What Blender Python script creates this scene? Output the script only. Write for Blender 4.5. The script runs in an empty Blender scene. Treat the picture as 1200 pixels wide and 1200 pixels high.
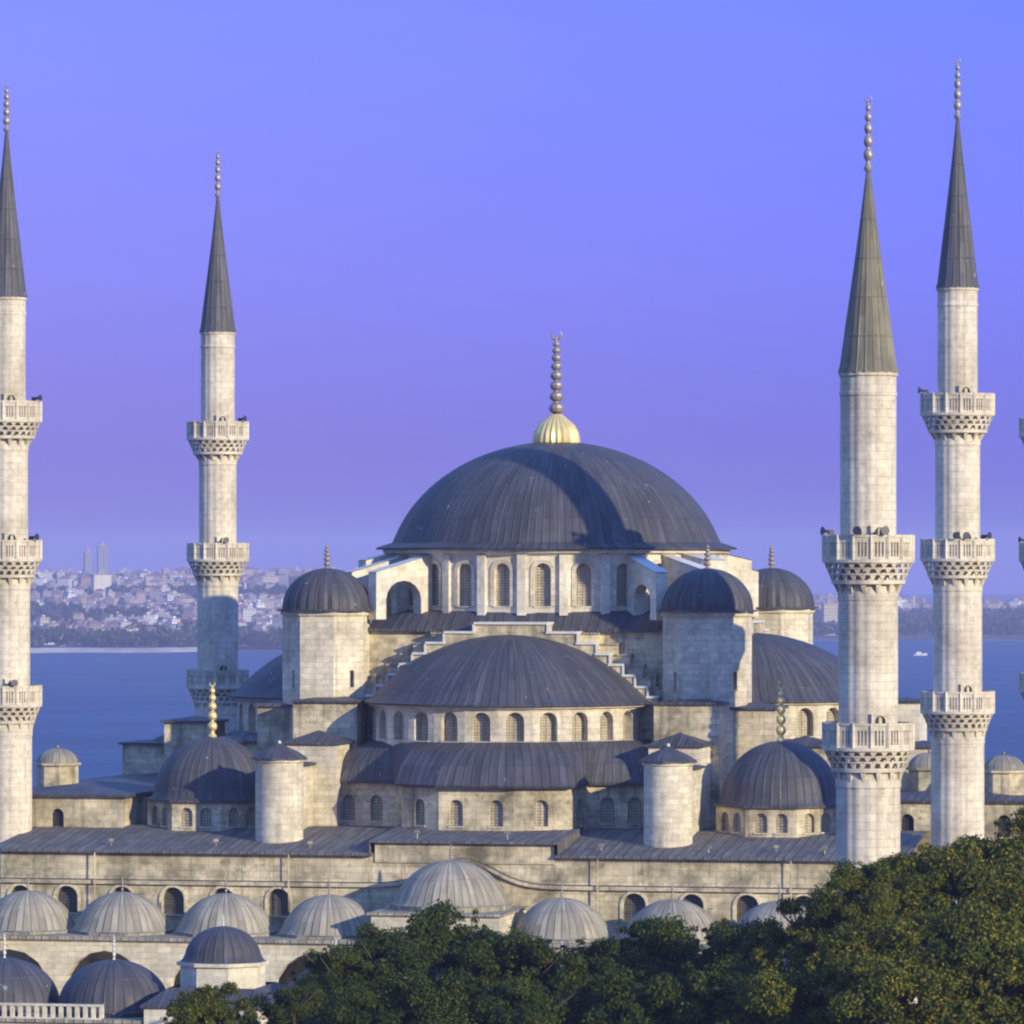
import bpy, math, random
from mathutils import Vector, Matrix
R = math.radians
PI = math.pi
sc = bpy.context.scene
COL = sc.collection

# ------------------------------------------------------------------ camera, sky, sun
YAW = R(12.0)
CS, SN = math.cos(YAW), math.sin(YAW)
def W(X, Y):
    """metres right of / ahead of the camera -> mosque frame"""
    return (CS*(X-3.25) - SN*(Y-381.0), SN*(X-3.25) + CS*(Y-381.0))
CAM_Z = 33.0
SEA_Z = -38.0
cd = bpy.data.cameras.new('camera'); cam = bpy.data.objects.new('camera', cd); COL.objects.link(cam)
cx, cy = W(0, 0)
cam.location = (cx, cy, CAM_Z); cam.rotation_euler = (R(90), 0, YAW)
cd.sensor_width = 36; cd.lens = 36*6100/1200; cd.shift_y = 0.05
cd.clip_start = 1.0; cd.clip_end = 40000
sc.camera = cam

SUN_EL = R(16.0)
sh = Vector((0.8231, -0.5683, 0)).normalized()
sdir = Vector((sh.x*math.cos(SUN_EL), sh.y*math.cos(SUN_EL), math.sin(SUN_EL)))
sl = bpy.data.lights.new('sun', 'SUN'); sun = bpy.data.objects.new('sun', sl); COL.objects.link(sun)
sl.energy = 5.0; sl.angle = R(0.5); sl.color = (1.0, 0.885, 0.63)
sun.rotation_euler = (-sdir).to_track_quat('-Z', 'Y').to_euler()

world = bpy.data.worlds.new('World'); sc.world = world; world.use_nodes = True
nt = world.node_tree; nt.nodes.clear()
def wn(t): return nt.nodes.new(t)
out = wn('ShaderNodeOutputWorld'); bg = wn('ShaderNodeBackground'); sky = wn('ShaderNodeTexSky')
sky.sky_type = 'NISHITA'; sky.sun_disc = False; sky.sun_elevation = SUN_EL
sky.sun_rotation = math.atan2(sh.x, sh.y); sky.air_density = 1.0; sky.dust_density = 0.6; sky.ozone_density = 3.0
geo = wn('ShaderNodeTexCoord'); sep = wn('ShaderNodeSeparateXYZ'); ramp = wn('ShaderNodeValToRGB')
nt.links.new(geo.outputs['Generated'], sep.inputs[0])
mr = wn('ShaderNodeMapRange'); mr.inputs['From Min'].default_value = -0.01; mr.inputs['From Max'].default_value = 0.30
nt.links.new(sep.outputs['Z'], mr.inputs['Value']); nt.links.new(mr.outputs[0], ramp.inputs[0])
cr = ramp.color_ramp
cr.elements[0].position = 0.0; cr.elements[0].color = (0.105, 0.075, 0.30, 1)
cr.elements[1].position = 1.0; cr.elements[1].color = (0.115, 0.25, 0.66, 1)
for p_, c_ in ((0.05, (0.104, 0.080, 0.335)), (0.10, (0.112, 0.090, 0.375)), (0.21, (0.126, 0.122, 0.50)), (0.34, (0.120, 0.142, 0.56)), (0.42, (0.106, 0.145, 0.57)), (0.62, (0.115, 0.22, 0.64))):
    e = cr.elements.new(p_); e.color = (*c_, 1)
mul = wn('ShaderNodeMix'); mul.data_type = 'RGBA'; mul.blend_type = 'MIX'; mul.inputs[0].default_value = 0.93
scl = wn('ShaderNodeVectorMath'); scl.operation = 'SCALE'; scl.inputs[3].default_value = 20.0
dt = wn('ShaderNodeVectorMath'); dt.operation = 'DOT_PRODUCT'; nt.links.new(geo.outputs['Generated'], dt.inputs[0]); dt.inputs[1].default_value = (CS, SN, 0)
ma = wn('ShaderNodeMapRange'); nt.links.new(dt.outputs['Value'], ma.inputs[0]); ma.inputs[1].default_value = -0.09; ma.inputs[2].default_value = 0.11
tint = wn('ShaderNodeMix'); tint.data_type = 'RGBA'; tint.inputs[6].default_value = (1.02, 1.0, 0.98, 1); tint.inputs[7].default_value = (0.74, 0.83, 1.02, 1)
nt.links.new(ma.outputs[0], tint.inputs[0])
tm = wn('ShaderNodeMix'); tm.data_type = 'RGBA'; tm.blend_type = 'MULTIPLY'; tm.inputs[0].default_value = 1.0
nt.links.new(ramp.outputs[0], tm.inputs[6]); nt.links.new(tint.outputs[2], tm.inputs[7])
nt.links.new(tm.outputs[2], scl.inputs[0])
nt.links.new(sky.outputs[0], mul.inputs[6]); nt.links.new(scl.outputs[0], mul.inputs[7])
nt.links.new(mul.outputs[2], bg.inputs[0]); bg.inputs[1].default_value = 0.10
nt.links.new(bg.outputs[0], out.inputs[0])

sc.view_settings.view_transform = 'Standard'; sc.view_settings.look = 'None'
sc.view_settings.exposure = 0.0; sc.view_settings.gamma = 1.0
sc.render.engine = 'CYCLES'
sc.cycles.use_denoising = True
sc.cycles.max_bounces = 6; sc.cycles.diffuse_bounces = 3; sc.cycles.volume_bounces = 0
sc.cycles.filter_width = 2.2

# ------------------------------------------------------------------ materials
def new_mat(name):
    m = bpy.data.materials.new(name); m.use_nodes = True
    n = m.node_tree; b = n.nodes['Principled BSDF']
    return m, n, b
def N(n, t, **kw):
    x = n.nodes.new(t)
    for k, v in kw.items():
        if isinstance(k, str) and hasattr(x, k): setattr(x, k, v)
    return x
def L(n, a, b): n.links.new(a, b)
def noise(n, vec, scale, detail=4, rough=0.6):
    x = N(n, 'ShaderNodeTexNoise'); x.inputs['Scale'].default_value = scale
    x.inputs['Detail'].default_value = detail; x.inputs['Roughness'].default_value = rough
    if vec is not None: L(n, vec, x.inputs['Vector'])
    return x
def mapr(n, val, a, b, c, d):
    x = N(n, 'ShaderNodeMapRange'); L(n, val, x.inputs[0])
    for i, v in enumerate((a, b, c, d)): x.inputs[i+1].default_value = v
    return x.outputs[0]
def mixc(n, f, a, b, mode='MIX'):
    x = N(n, 'ShaderNodeMix'); x.data_type = 'RGBA'; x.blend_type = mode
    for i, v in ((0, f), (6, a), (7, b)):
        if hasattr(v, 'default_value') and hasattr(v, 'is_output'): L(n, v, x.inputs[i])
        elif isinstance(v, tuple): x.inputs[i].default_value = (*v[:3], 1)
        else: x.inputs[i].default_value = v
    return x.outputs[2]
def scaled(n, vec, s):
    x = N(n, 'ShaderNodeMapping'); L(n, vec, x.inputs[0]); x.inputs['Scale'].default_value = s
    return x.outputs[0]

def stone_mat(name, base, dark, course=0.45, block=1.1, stain=0.5, mort=0.75, rough=0.9):
    m, n, b = new_mat(name)
    tc = N(n, 'ShaderNodeTexCoord'); uv = tc.outputs['UV']; g = N(n, 'ShaderNodeNewGeometry').outputs['Position']
    br = N(n, 'ShaderNodeTexBrick'); L(n, uv, br.inputs['Vector'])
    br.inputs['Scale'].default_value = 1.0; br.inputs['Brick Width'].default_value = block
    br.inputs['Row Height'].default_value = course; br.inputs['Mortar Size'].default_value = 0.022
    br.inputs['Mortar Smooth'].default_value = 0.3; br.inputs['Bias'].default_value = 0.0
    tv = 0.4 if name.startswith('minaret') else 1.0; lo = tuple(c*(1-0.17*tv) for c in base); hi = tuple(min(1, c*(1+0.12*tv)) for c in base)
    br.inputs['Color1'].default_value = (*lo, 1); br.inputs['Color2'].default_value = (*hi, 1)
    br.inputs['Mortar'].default_value = (*[c*mort for c in base], 1)
    big = noise(n, g, 0.35, 5, 0.65); c1 = mixc(n, mapr(n, big.outputs[0], 0.42, 0.70, 0, stain), br.outputs[0], dark)
    st = noise(n, scaled(n, g, (1.6, 1.6, 0.16)), 1.0, 5, 0.7)      # run-down streaks
    c2 = mixc(n, mapr(n, st.outputs[0], 0.52, 0.72, 0, stain*0.9), c1, dark)
    mid = noise(n, scaled(n, g, (1, 1, 1.6)), 1.25, 5, 0.75); c2 = mixc(n, mapr(n, mid.outputs[0], 0.54, 0.70, 0, stain*0.75), c2, tuple(x*0.75 for x in dark))
    wht = noise(n, g, 0.8, 4, 0.7); c2 = mixc(n, mapr(n, wht.outputs[0], 0.58, 0.74, 0, 0.35), c2, tuple(min(0.8, x*1.18) for x in base))
    fine = noise(n, g, 3.0, 4, 0.7)
    c3 = mixc(n, 1.0, c2, mixc(n, fine.outputs[0], (0.70, 0.70, 0.70), (1.28, 1.26, 1.22)), 'MULTIPLY')
    L(n, c3, b.inputs['Base Color']); b.inputs['Roughness'].default_value = rough
    bp = N(n, 'ShaderNodeBump'); bp.inputs['Strength'].default_value = 0.5; bp.inputs['Distance'].default_value = 0.05
    L(n, mixc(n, 0.4, br.outputs['Fac'], fine.outputs[0]), bp.inputs['Height']); bp.invert = True
    L(n, bp.outputs[0], b.inputs['Normal'])
    return m
M = {}
M['stone'] = stone_mat('weathered_limestone', (0.70, 0.60, 0.385), (0.15, 0.13, 0.075), 0.42, 1.0, 1.0)
M['pale'] = stone_mat('pale_limestone', (0.74, 0.66, 0.48), (0.27, 0.23, 0.15), 0.40, 0.95, 0.65)
M['marble'] = stone_mat('minaret_marble', (0.72, 0.64, 0.48), (0.27, 0.235, 0.16), 0.45, 0.8, 0.6, 0.78)
M['plaster'] = stone_mat('white_plaster', (0.76, 0.70, 0.54), (0.34, 0.28, 0.18), 0.5, 1.6, 0.5, 0.93)

def lead_mat(name, c, c2, step=0.62, rough=0.55, patch=0.6):
    m, n, b = new_mat(name)
    tc = N(n, 'ShaderNodeTexCoord'); g = N(n, 'ShaderNodeNewGeometry').outputs['Position']
    s = N(n, 'ShaderNodeSeparateXYZ'); L(n, tc.outputs['UV'], s.inputs[0])
    def line(sock, stp, wd):
        d = N(n, 'ShaderNodeMath'); d.operation = 'DIVIDE'; L(n, sock, d.inputs[0]); d.inputs[1].default_value = stp
        f = N(n, 'ShaderNodeMath'); f.operation = 'PINGPONG'; L(n, d.outputs[0], f.inputs[0]); f.inputs[1].default_value = 0.5
        return mapr(n, f.outputs[0], 0.0, wd, 1, 0)
    l1 = line(s.outputs[0], step, 0.16); l2 = line(s.outputs[1], 2.1, 0.03)
    br = N(n, 'ShaderNodeTexBrick'); br.inputs['Scale'].default_value = 1
    sw = N(n, 'ShaderNodeMapping'); sw.inputs['Rotation'].default_value = (0, 0, R(90)); L(n, tc.outputs['UV'], sw.inputs[0])
    L(n, sw.outputs[0], br.inputs['Vector']); br.inputs['Brick Width'].default_value = 2.1; br.inputs['Row Height'].default_value = step
    br.inputs['Mortar Size'].default_value = 0.0
    br.inputs['Color1'].default_value = (*[x*0.80 for x in c], 1); br.inputs['Color2'].default_value = (*[x*1.22 for x in c], 1)
    big = noise(n, g, 0.5, 5, 0.65)
    a = mixc(n, mapr(n, big.outputs[0], 0.40, 0.72, 0, patch), br.outputs[0], c2)
    fl = noise(n, g, 4.0, 3, 0.7)
    a = mixc(n, mapr(n, fl.outputs[0], 0.55, 0.8, 0, 0.35), a, tuple(x*1.7 for x in c))
    a = mixc(n, mapr(n, l1, 0, 1, 0, 0.35), a, tuple(x*0.45 for x in c))
    L(n, a, b.inputs['Base Color'])
    b.inputs['Metallic'].default_value = 0.0; b.inputs['Specular IOR Level'].default_value = 0.3
    sk = noise(n, scaled(n, tc.outputs['UV'], (1.9, 0.16, 1)), 1.0, 4, 0.7); a = mixc(n, mapr(n, sk.outputs[0], 0.50, 0.72, 0, 0.55), a, tuple(min(1, x*2.0+0.01) for x in c)); a = mixc(n, mapr(n, sk.outputs[0], 0.48, 0.30, 0, 0.5), a, tuple(x*0.55 for x in c))
    wf = noise(n, g, 1.7, 2, 0.5)
    a2_ = mixc(n, mapr(n, wf.outputs[0], 0.71, 0.75, 0, 0.55), a, (0.34, 0.33, 0.31)); L(n, a2_, b.inputs['Base Color'])
    L(n, mapr(n, fl.outputs[0], 0.3, 0.7, rough-0.08, rough+0.12), b.inputs['Roughness'])
    bp = N(n, 'ShaderNodeBump'); bp.inputs['Strength'].default_value = 0.7; bp.inputs['Distance'].default_value = 0.06
    mx = N(n, 'ShaderNodeMath'); mx.operation = 'MAXIMUM'; L(n, l1, mx.inputs[0]); L(n, l2, mx.inputs[1])
    L(n, mx.outputs[0], bp.inputs['Height']); L(n, bp.outputs[0], b.inputs['Normal'])
    return m
M['lead'] = lead_mat('blue_grey_lead', (0.070, 0.067, 0.070), (0.045, 0.045, 0.052))
M['lead_flat'] = lead_mat('worn_terrace_lead', (0.135, 0.125, 0.108), (0.075, 0.072, 0.068), 0.6, 0.75, 0.8)
M['lead_old'] = lead_mat('weathered_pale_lead', (0.315, 0.28, 0.20), (0.13, 0.12, 0.095), 0.55, 0.7)
M['lead_cone'] = lead_mat('spire_lead', (0.105, 0.102, 0.098), (0.07, 0.07, 0.072), 0.5, 0.6)
M['lead_worn'] = lead_mat('worn_spire_lead', (0.20, 0.18, 0.115), (0.09, 0.085, 0.065), 0.5, 0.6)

def plain(name, c, rough=0.6, metal=0.0, var=0.25, sc_=2.0):
    m, n, b = new_mat(name)
    g = N(n, 'ShaderNodeNewGeometry').outputs['Position']; z = noise(n, g, sc_, 4, 0.65)
    a = mixc(n, z.outputs[0], tuple(x*(1-var) for x in c), tuple(min(1, x*(1+var)) for x in c))
    L(n, a, b.inputs['Base Color']); b.inputs['Roughness'].default_value = rough; b.inputs['Metallic'].default_value = metal
    return m
M['gold'] = plain('gilded_copper', (0.80, 0.60, 0.24), 0.45, 0.45, 0.3, 3)
M['brass'] = plain('dulled_brass', (0.36, 0.30, 0.24), 0.5, 0.5, 0.3, 3)
M['dark'] = plain('dark_opening', (0.03, 0.03, 0.035), 0.8)
M['black'] = plain('dark_speaker_paint', (0.03, 0.03, 0.04), 0.5)
M['coping'] = plain('pale_coping', (0.62, 0.60, 0.53), 0.8, 0, 0.3, 1.5)
M['bark'] = plain('bark', (0.09, 0.065, 0.045), 0.9, 0, 0.4, 5)

def grille_mat(name, c, dk):
    m, n, b = new_mat(name)
    tc = N(n, 'ShaderNodeTexCoord'); v = N(n, 'ShaderNodeTexVoronoi'); v.inputs['Scale'].default_value = 5.0
    v.inputs['Randomness'].default_value = 0.15; L(n, tc.outputs['UV'], v.inputs['Vector'])
    g = N(n, 'ShaderNodeNewGeometry').outputs['Position']; z = noise(n, g, 0.9, 3)
    a = mixc(n, mapr(n, v.outputs['Distance'], 0.30, 0.42, 0, 1), dk, c)
    a = mixc(n, mapr(n, z.outputs[0], 0.4, 0.65, 0, 0.45), a, dk)
    L(n, a, b.inputs['Base Color']); b.inputs['Roughness'].default_value = 0.6
    return m
M['grille'] = grille_mat('window_grille', (0.50, 0.43, 0.28), (0.20, 0.17, 0.115))
M['grille_dark'] = grille_mat('dark_window_grille', (0.12, 0.11, 0.09), (0.03, 0.03, 0.03))

def leaf_mat(name, cols):
    m, n, b = new_mat(name)
    gi = N(n, 'ShaderNodeNewGeometry'); rp = N(n, 'ShaderNodeValToRGB'); L(n, gi.outputs['Random Per Island'], rp.inputs[0])
    e = rp.color_ramp.elements; e[0].position = 0; e[0].color = (*cols[0], 1); e[1].position = 1; e[1].color = (*cols[-1], 1)
    for i, c in enumerate(cols[1:-1]): x = e.new((i+1)/(len(cols)-1)); x.color = (*c, 1)
    z = noise(n, gi.outputs['Position'], 0.45, 3, 0.6)
    a = mixc(n, 1.0, rp.outputs[0], mixc(n, mapr(n, z.outputs[0], 0.35, 0.65, 0, 1), (0.6, 0.68, 0.7), (1.35, 1.25, 1.0)), 'MULTIPLY')
    L(n, a, b.inputs['Base Color']); b.inputs['Roughness'].default_value = 0.65; b.inputs['Specular IOR Level'].default_value = 0.15
    tr = N(n, 'ShaderNodeBsdfTranslucent'); L(n, a, tr.inputs[0])
    ms = N(n, 'ShaderNodeMixShader'); ms.inputs[0].default_value = 0.22
    L(n, b.outputs[0], ms.inputs[1]); L(n, tr.outputs[0], ms.inputs[2]); L(n, ms.outputs[0], n.nodes['Material Output'].inputs[0])
    return m
M['leaf_warm'] = leaf_mat('autumn_green_leaves', [(0.022, 0.036, 0.006), (0.045, 0.070, 0.008), (0.085, 0.110, 0.012), (0.15, 0.15, 0.016), (0.26, 0.21, 0.025)])
M['leaf_dark'] = leaf_mat('deep_green_leaves', [(0.016, 0.030, 0.007), (0.028, 0.050, 0.009), (0.050, 0.078, 0.012), (0.075, 0.098, 0.014), (0.12, 0.12, 0.02)])

# ------------------------------------------------------------------ mesh builder
class MB:
    def __init__(s): s.v = []; s.f = []; s.uv = []; s.m = []
    def face(s, pts, m=0, uv=None):
        i = len(s.v); s.v += [tuple(p) for p in pts]; s.f.append(list(range(i, i+len(pts)))); s.m.append(m)
        if uv is None:
            a, b, c = Vector(pts[0]), Vector(pts[1]), Vector(pts[2])
            n = (b-a).cross(c-a)
            if n.length < 1e-9 and len(pts) > 3: n = (c-a).cross(Vector(pts[3])-a)
            n = n.normalized() if n.length > 1e-12 else Vector((0, 0, 1))
            if abs(n.z) > 0.95: uv = [(p[0], p[1]) for p in pts]
            else:
                t = Vector((-n.y, n.x, 0)).normalized(); w = n.cross(t)
                if abs(n.z) < 0.15: uv = [(p[0]*t.x+p[1]*t.y, p[2]) for p in pts]
                else: uv = [(p[0]*t.x+p[1]*t.y, Vector(p).dot(w)) for p in pts]
        s.uv.append(uv)
    def box(s, x0, x1, y0, y1, z0, z1, m=0, top=None):
        p = [(x0,y0),(x1,y0),(x1,y1),(x0,y1)]; s.prism(p, z0, z1, m, top)
    def prism(s, p, z0, z1, m=0, top=None, q=None, cap=True, bottom=True):
        q = q or p; n = len(p)
        for i in range(n):
            j = (i+1) % n
            s.face([(*p[i], z0), (*p[j], z0), (*q[j], z1), (*q[i], z1)], m)
        if cap: s.face([(*a, z1) for a in q], m if top is None else top)
        if bottom: s.face([(*a, z0) for a in reversed(p)], m)
    def lathe(s, prof, n=48, c=(0, 0), m=0, a0=0.0, a1=2*PI, flute=None, uvr=None, mfun=None):
        full = abs(a1-a0-2*PI) < 1e-6
        rm = uvr or max(r for r, z in prof)
        base = len(s.v); k = len(prof); cnt = n if full else n+1
        arc = [0]
        for (r0, z0), (r1, z1) in zip(prof, prof[1:]): arc.append(arc[-1]+math.hypot(r1-r0, z1-z0))
        for i in range(cnt):
            a = a0+(a1-a0)*i/n; fl = flute(a) if flute else 1.0
            for r, z in prof: s.v.append((c[0]+r*fl*math.cos(a), c[1]+r*fl*math.sin(a), z))
        for i in range(n):
            i2 = (i+1) % cnt; u0 = (a0+(a1-a0)*i/n)*rm; u1 = (a0+(a1-a0)*(i+1)/n)*rm
            for j in range(k-1):
                q = [base+i*k+j, base+i2*k+j, base+i2*k+j+1, base+i*k+j+1]
                t = [(u0, arc[j]), (u1, arc[j]), (u1, arc[j+1]), (u0, arc[j+1])]
                if prof[j+1][0] < 1e-4: q = q[:3]; t = t[:3]
                elif prof[j][0] < 1e-4: q = [q[0], q[2], q[3]]; t = [t[0], t[2], t[3]]
                s.f.append(q); s.uv.append(t); s.m.append(mfun(j) if mfun else m)
    def ball(s, c, r, m=0, n=12, sz=1.0):
        s.lathe([(max(1e-5, r*math.sin(PI*i/6)), c[2]-r*sz*math.cos(PI*i/6)) for i in range(7)], n, (c[0], c[1]), m)
    def tube(s, a, b, r0, r1, n=8, m=0):
        a, b = Vector(a), Vector(b); d = (b-a).normalized()
        x = d.orthogonal().normalized(); y = d.cross(x)
        ra = [a+(x*math.cos(2*PI*i/n)+y*math.sin(2*PI*i/n))*r0 for i in range(n)]
        rb = [b+(x*math.cos(2*PI*i/n)+y*math.sin(2*PI*i/n))*r1 for i in range(n)]
        for i in range(n):
            j = (i+1) % n; s.face([ra[i], ra[j], rb[j], rb[i]], m)
        s.face(list(reversed(ra)), m); s.face(rb, m)
    def wall(s, p0, p1, z0, z1, ops, depth=0.4, m=0, seg=8, point=1.0):
        """planar wall p0->p1, outward normal on its right; ops = (centre, width, sill, crown); crown-sill includes the arch; flat if 5th item"""
        p0 = Vector(p0); p1 = Vector(p1); d = (p1-p0); Ln = d.length; d /= Ln; nin = Vector((-d.y, d.x))
        def P(t, z, q=0.0): w = p0+d*t+nin*q; return (w.x, w.y, z)
        def F(pts): s.face([P(*a) for a in pts], m, [(a[0]+(a[2] if len(a) > 2 else 0)+p0.x*d.x+p0.y*d.y, a[1]) for a in pts])
        x = 0.0
        for op in sorted(ops):
            c, w, zs, zt = op[:4]; flat = len(op) > 4; h = w/2
            if c-h > x: F([(x, z0), (c-h, z0), (c-h, z1), (x, z1)])
            if zs > z0: F([(c-h, z0), (c+h, z0), (c+h, zs), (c-h, zs)])
            ah = 0 if flat else h*point; sp = zt-ah
            if flat: cur = [(c-h, zt), (c+h, zt)]
            else: cur = [(c-h*math.cos(PI*i/seg), sp+ah*(math.sin(PI*i/seg) if point <= 1.001 else math.sin(PI*i/seg)**0.9)) for i in range(seg+1)]
            for (xa, za), (xb, zb) in zip(cur, cur[1:]): F([(xa, za), (xb, zb), (xb, z1), (xa, z1)])
            out_ = [(c-h, zs)]+cur+[(c+h, zs)]
            for (xa, za), (xb, zb) in zip(out_, out_[1:]): F([(xa, za, 0), (xa, za, depth), (xb, zb, depth), (xb, zb, 0)])
            F([(c+h, zs, 0), (c+h, zs, depth), (c-h, zs, depth), (c-h, zs, 0)])
            x = c+h
        if x < Ln: F([(x, z0), (Ln, z0), (Ln, z1), (x, z1)])
    def build(s, name, mats, parent=None, loc=(0, 0, 0), rz=0.0, sharp=32):
        me = bpy.data.meshes.new(name); me.from_pydata(s.v, [], s.f)
        if not isinstance(mats, (list, tuple)): mats = [mats]
        for x in mats: me.materials.append(M[x] if isinstance(x, str) else x)
        me.polygons.foreach_set('material_index', s.m)
        ul = me.uv_layers.new(name='UVMap'); flat = [c for f in s.uv for t in f for c in t]
        ul.data.foreach_set('uv', flat)
        me.polygons.foreach_set('use_smooth', [True]*len(s.f))
        me.validate(); me.update()
        try: me.set_sharp_from_angle(angle=R(sharp))
        except Exception: pass
        o = bpy.data.objects.new(name, me); COL.objects.link(o)
        o.location = loc; o.rotation_euler = (0, 0, rz)
        if parent: o.parent = parent
        return o
def merge_flat(o): return o
def tag(o, label=None, cat=None, group=None, kind=None):
    for k, v in (('label', label), ('category', cat), ('group', group), ('kind', kind)):
        if v: o[k] = v
    return o
def empty(name, loc=(0, 0, 0), rz=0):
    o = bpy.data.objects.new(name, None); COL.objects.link(o); o.location = loc; o.rotation_euler = (0, 0, rz); return o
def inst(src, parent, loc, rz=0.0, s=1.0):
    o = src.copy(); COL.objects.link(o); o.parent = parent; o.location = loc; o.rotation_euler = (0, 0, rz); o.scale = (s, s, s); return o
def ngon(n, r, c=(0, 0), a0=0.0): return [(c[0]+r*math.cos(a0+2*PI*i/n), c[1]+r*math.sin(a0+2*PI*i/n)) for i in range(n)]

# window: origin on the wall face at the middle of the sill, x along the wall, +y inwards
_win = {}
def window(parent, pos, rz, w, h, depth=0.35, mat='grille', rim=0.0, flat=False):
    key = (round(w, 3), round(h, 3), depth, mat, rim, flat)
    if key not in _win:
        b = MB(); hw = w/2; seg = 10
        cur = [(-hw, h), (hw, h)] if flat else [(-hw*math.cos(PI*i/seg), h-hw+hw*math.sin(PI*i/seg)) for i in range(seg+1)]
        y = depth-0.02
        b.face([(-hw-0.02, y, -0.02)]+[(hw+0.02, y, -0.02)]+[(x*1.02, y, z+0.01) for x, z in reversed(cur)], 0)
        # mullion and transoms of the stone lattice
        b.box(-0.04, 0.04, y-0.06, y+0.01, 0, h-0.03, 1)
        k = 1
        while k*0.55 < h-hw*0.8: b.box(-hw, hw, y-0.05, y+0.01, k*0.55-0.03, k*0.55+0.03, 1); k += 1
        b.box(-hw-0.06, hw+0.06, -0.09, 0.12, -0.10, 0.0, 2)
        if rim:
            ins = [(-hw-0.02, 0.0)]+[(x*(hw+0.02)/hw, z) for x, z in cur]+[(hw+0.02, 0.0)]
            ous = [(-hw-rim, 0.0)]+[(x*(hw+rim)/hw, (z if flat else (h-hw)+(z-(h-hw))*(hw+rim)/hw)) for x, z in cur]+[(hw+rim, 0.0)]
            for i in range(len(ins)-1):
                a, a2, o1, o2 = ins[i], ins[i+1], ous[i], ous[i+1]
                b.face([(a[0], -0.10, a[1]), (o1[0], -0.10, o1[1]), (o2[0], -0.10, o2[1]), (a2[0], -0.10, a2[1])], 2)
                b.face([(o1[0], -0.10, o1[1]), (o1[0], 0.02, o1[1]), (o2[0], 0.02, o2[1]), (o2[0], -0.10, o2[1])], 2)
                b.face([(a[0], 0.02, a[1]), (a[0], -0.10, a[1]), (a2[0], -0.10, a2[1]), (a2[0], 0.02, a2[1])], 2)
        o = b.build('window', [mat, mat, 'pale'], parent, pos, rz); _win[key] = o; return o
    return inst(_win[key], parent, pos, rz)
def wall_windows(parent, b, p0, p1, z0, z1, ops, depth=0.35, m=0, mat='grille', rim=0.0):
    b.wall(p0, p1, z0, z1, ops, depth, m)
    p0v = Vector(p0); d = (Vector(p1)-p0v).normalized(); rz = math.atan2(d.y, d.x)
    for op in ops:
        q = p0v+d*op[0]
        yield (q.x, q.y, op[2]), rz, op[1], op[3]-op[2], depth, mat, rim, len(op) > 4

def finial(name, parent, loc, h, r, mat='brass', bell=False):
    b = MB(); pr = [(r*1.0, 0.0)]
    if bell: pr = [(r*1.03, 0), (r*1.06, h*0.03), (r*1.0, h*0.10), (r*0.82, h*0.165), (r*0.52, h*0.215), (r*0.26, h*0.26)]; z = 0.26
    else: pr = [(r*0.5, 0), (r*0.6, h*0.04), (r*0.3, h*0.10), (r*0.2, h*0.14)]; z = 0.12
    fl = (lambda a: 1+0.035*math.cos(24*a)) if bell else None
    b.lathe([(x, y) for x, y in pr], 48 if bell else 12, flute=fl)
    sizes = [0.34, 0.31, 0.29, 0.27, 0.25, 0.22, 0.19, 0.16] if bell else [0.62, 0.60, 0.54, 0.46, 0.36]
    tot = 0.95-z; ws = sum(sizes)
    mi = 1 if bell else 0
    b.tube((0, 0, z*h-0.05), (0, 0, h*0.93), r*(0.13 if bell else 0.30), r*(0.07 if bell else 0.12), 8, mi)
    zz = z
    for s_ in sizes:
        hh = tot*s_/ws*0.92; rr = min(r*s_*1.05, hh*h*0.75)
        b.ball((0, 0, (zz+hh/2)*h), rr, mi, 10, min(1.6, hh*h*0.5/rr)); zz += hh
    # crescent facing the courtyard
    n = 12; cr_ = h*0.045; z0 = h*0.955
    for i in range(n):
        a = PI*(-0.5+0.30)+ (2*PI-0.6*PI)*i/n; a = R(125)+R(290)*i/n; a2 = R(125)+R(290)*(i+1)/n
        t = max(0.15, math.sin(PI*(i+0.5)/n))*cr_*0.30
        b.tube((cr_*math.cos(a), 0, z0+cr_*math.sin(a)), (cr_*math.cos(a2), 0, z0+cr_*math.sin(a2)), t, t, 5, mi)
    return b.build(name, mat, parent, loc)

def dome_profile(r, h, n=14, kind='ell', z0=0.0):
    if kind == 'mix':
        A = dome_profile(r, h, n, 'cap', z0); out_ = []
        for rr, zz in A:
            t = (zz-z0)/h; out_.append((max(1e-5, 0.68*rr+0.32*r*math.sqrt(max(0, 1-t*t))), zz))
        return out_
    if kind == 'ell': return [(max(1e-5, r*math.cos(PI/2*i/n)), z0+h*math.sin(PI/2*i/n)) for i in range(n+1)]
    Rs = (r*r+h*h)/(2*h); a0 = math.asin(min(1, r/Rs)); a0 = a0 if h <= r else PI-a0
    return [(max(1e-5, Rs*math.sin(a0*(1-i/n))), z0+Rs*math.cos(a0*(1-i/n))-(Rs-h)) for i in range(n+1)]

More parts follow.
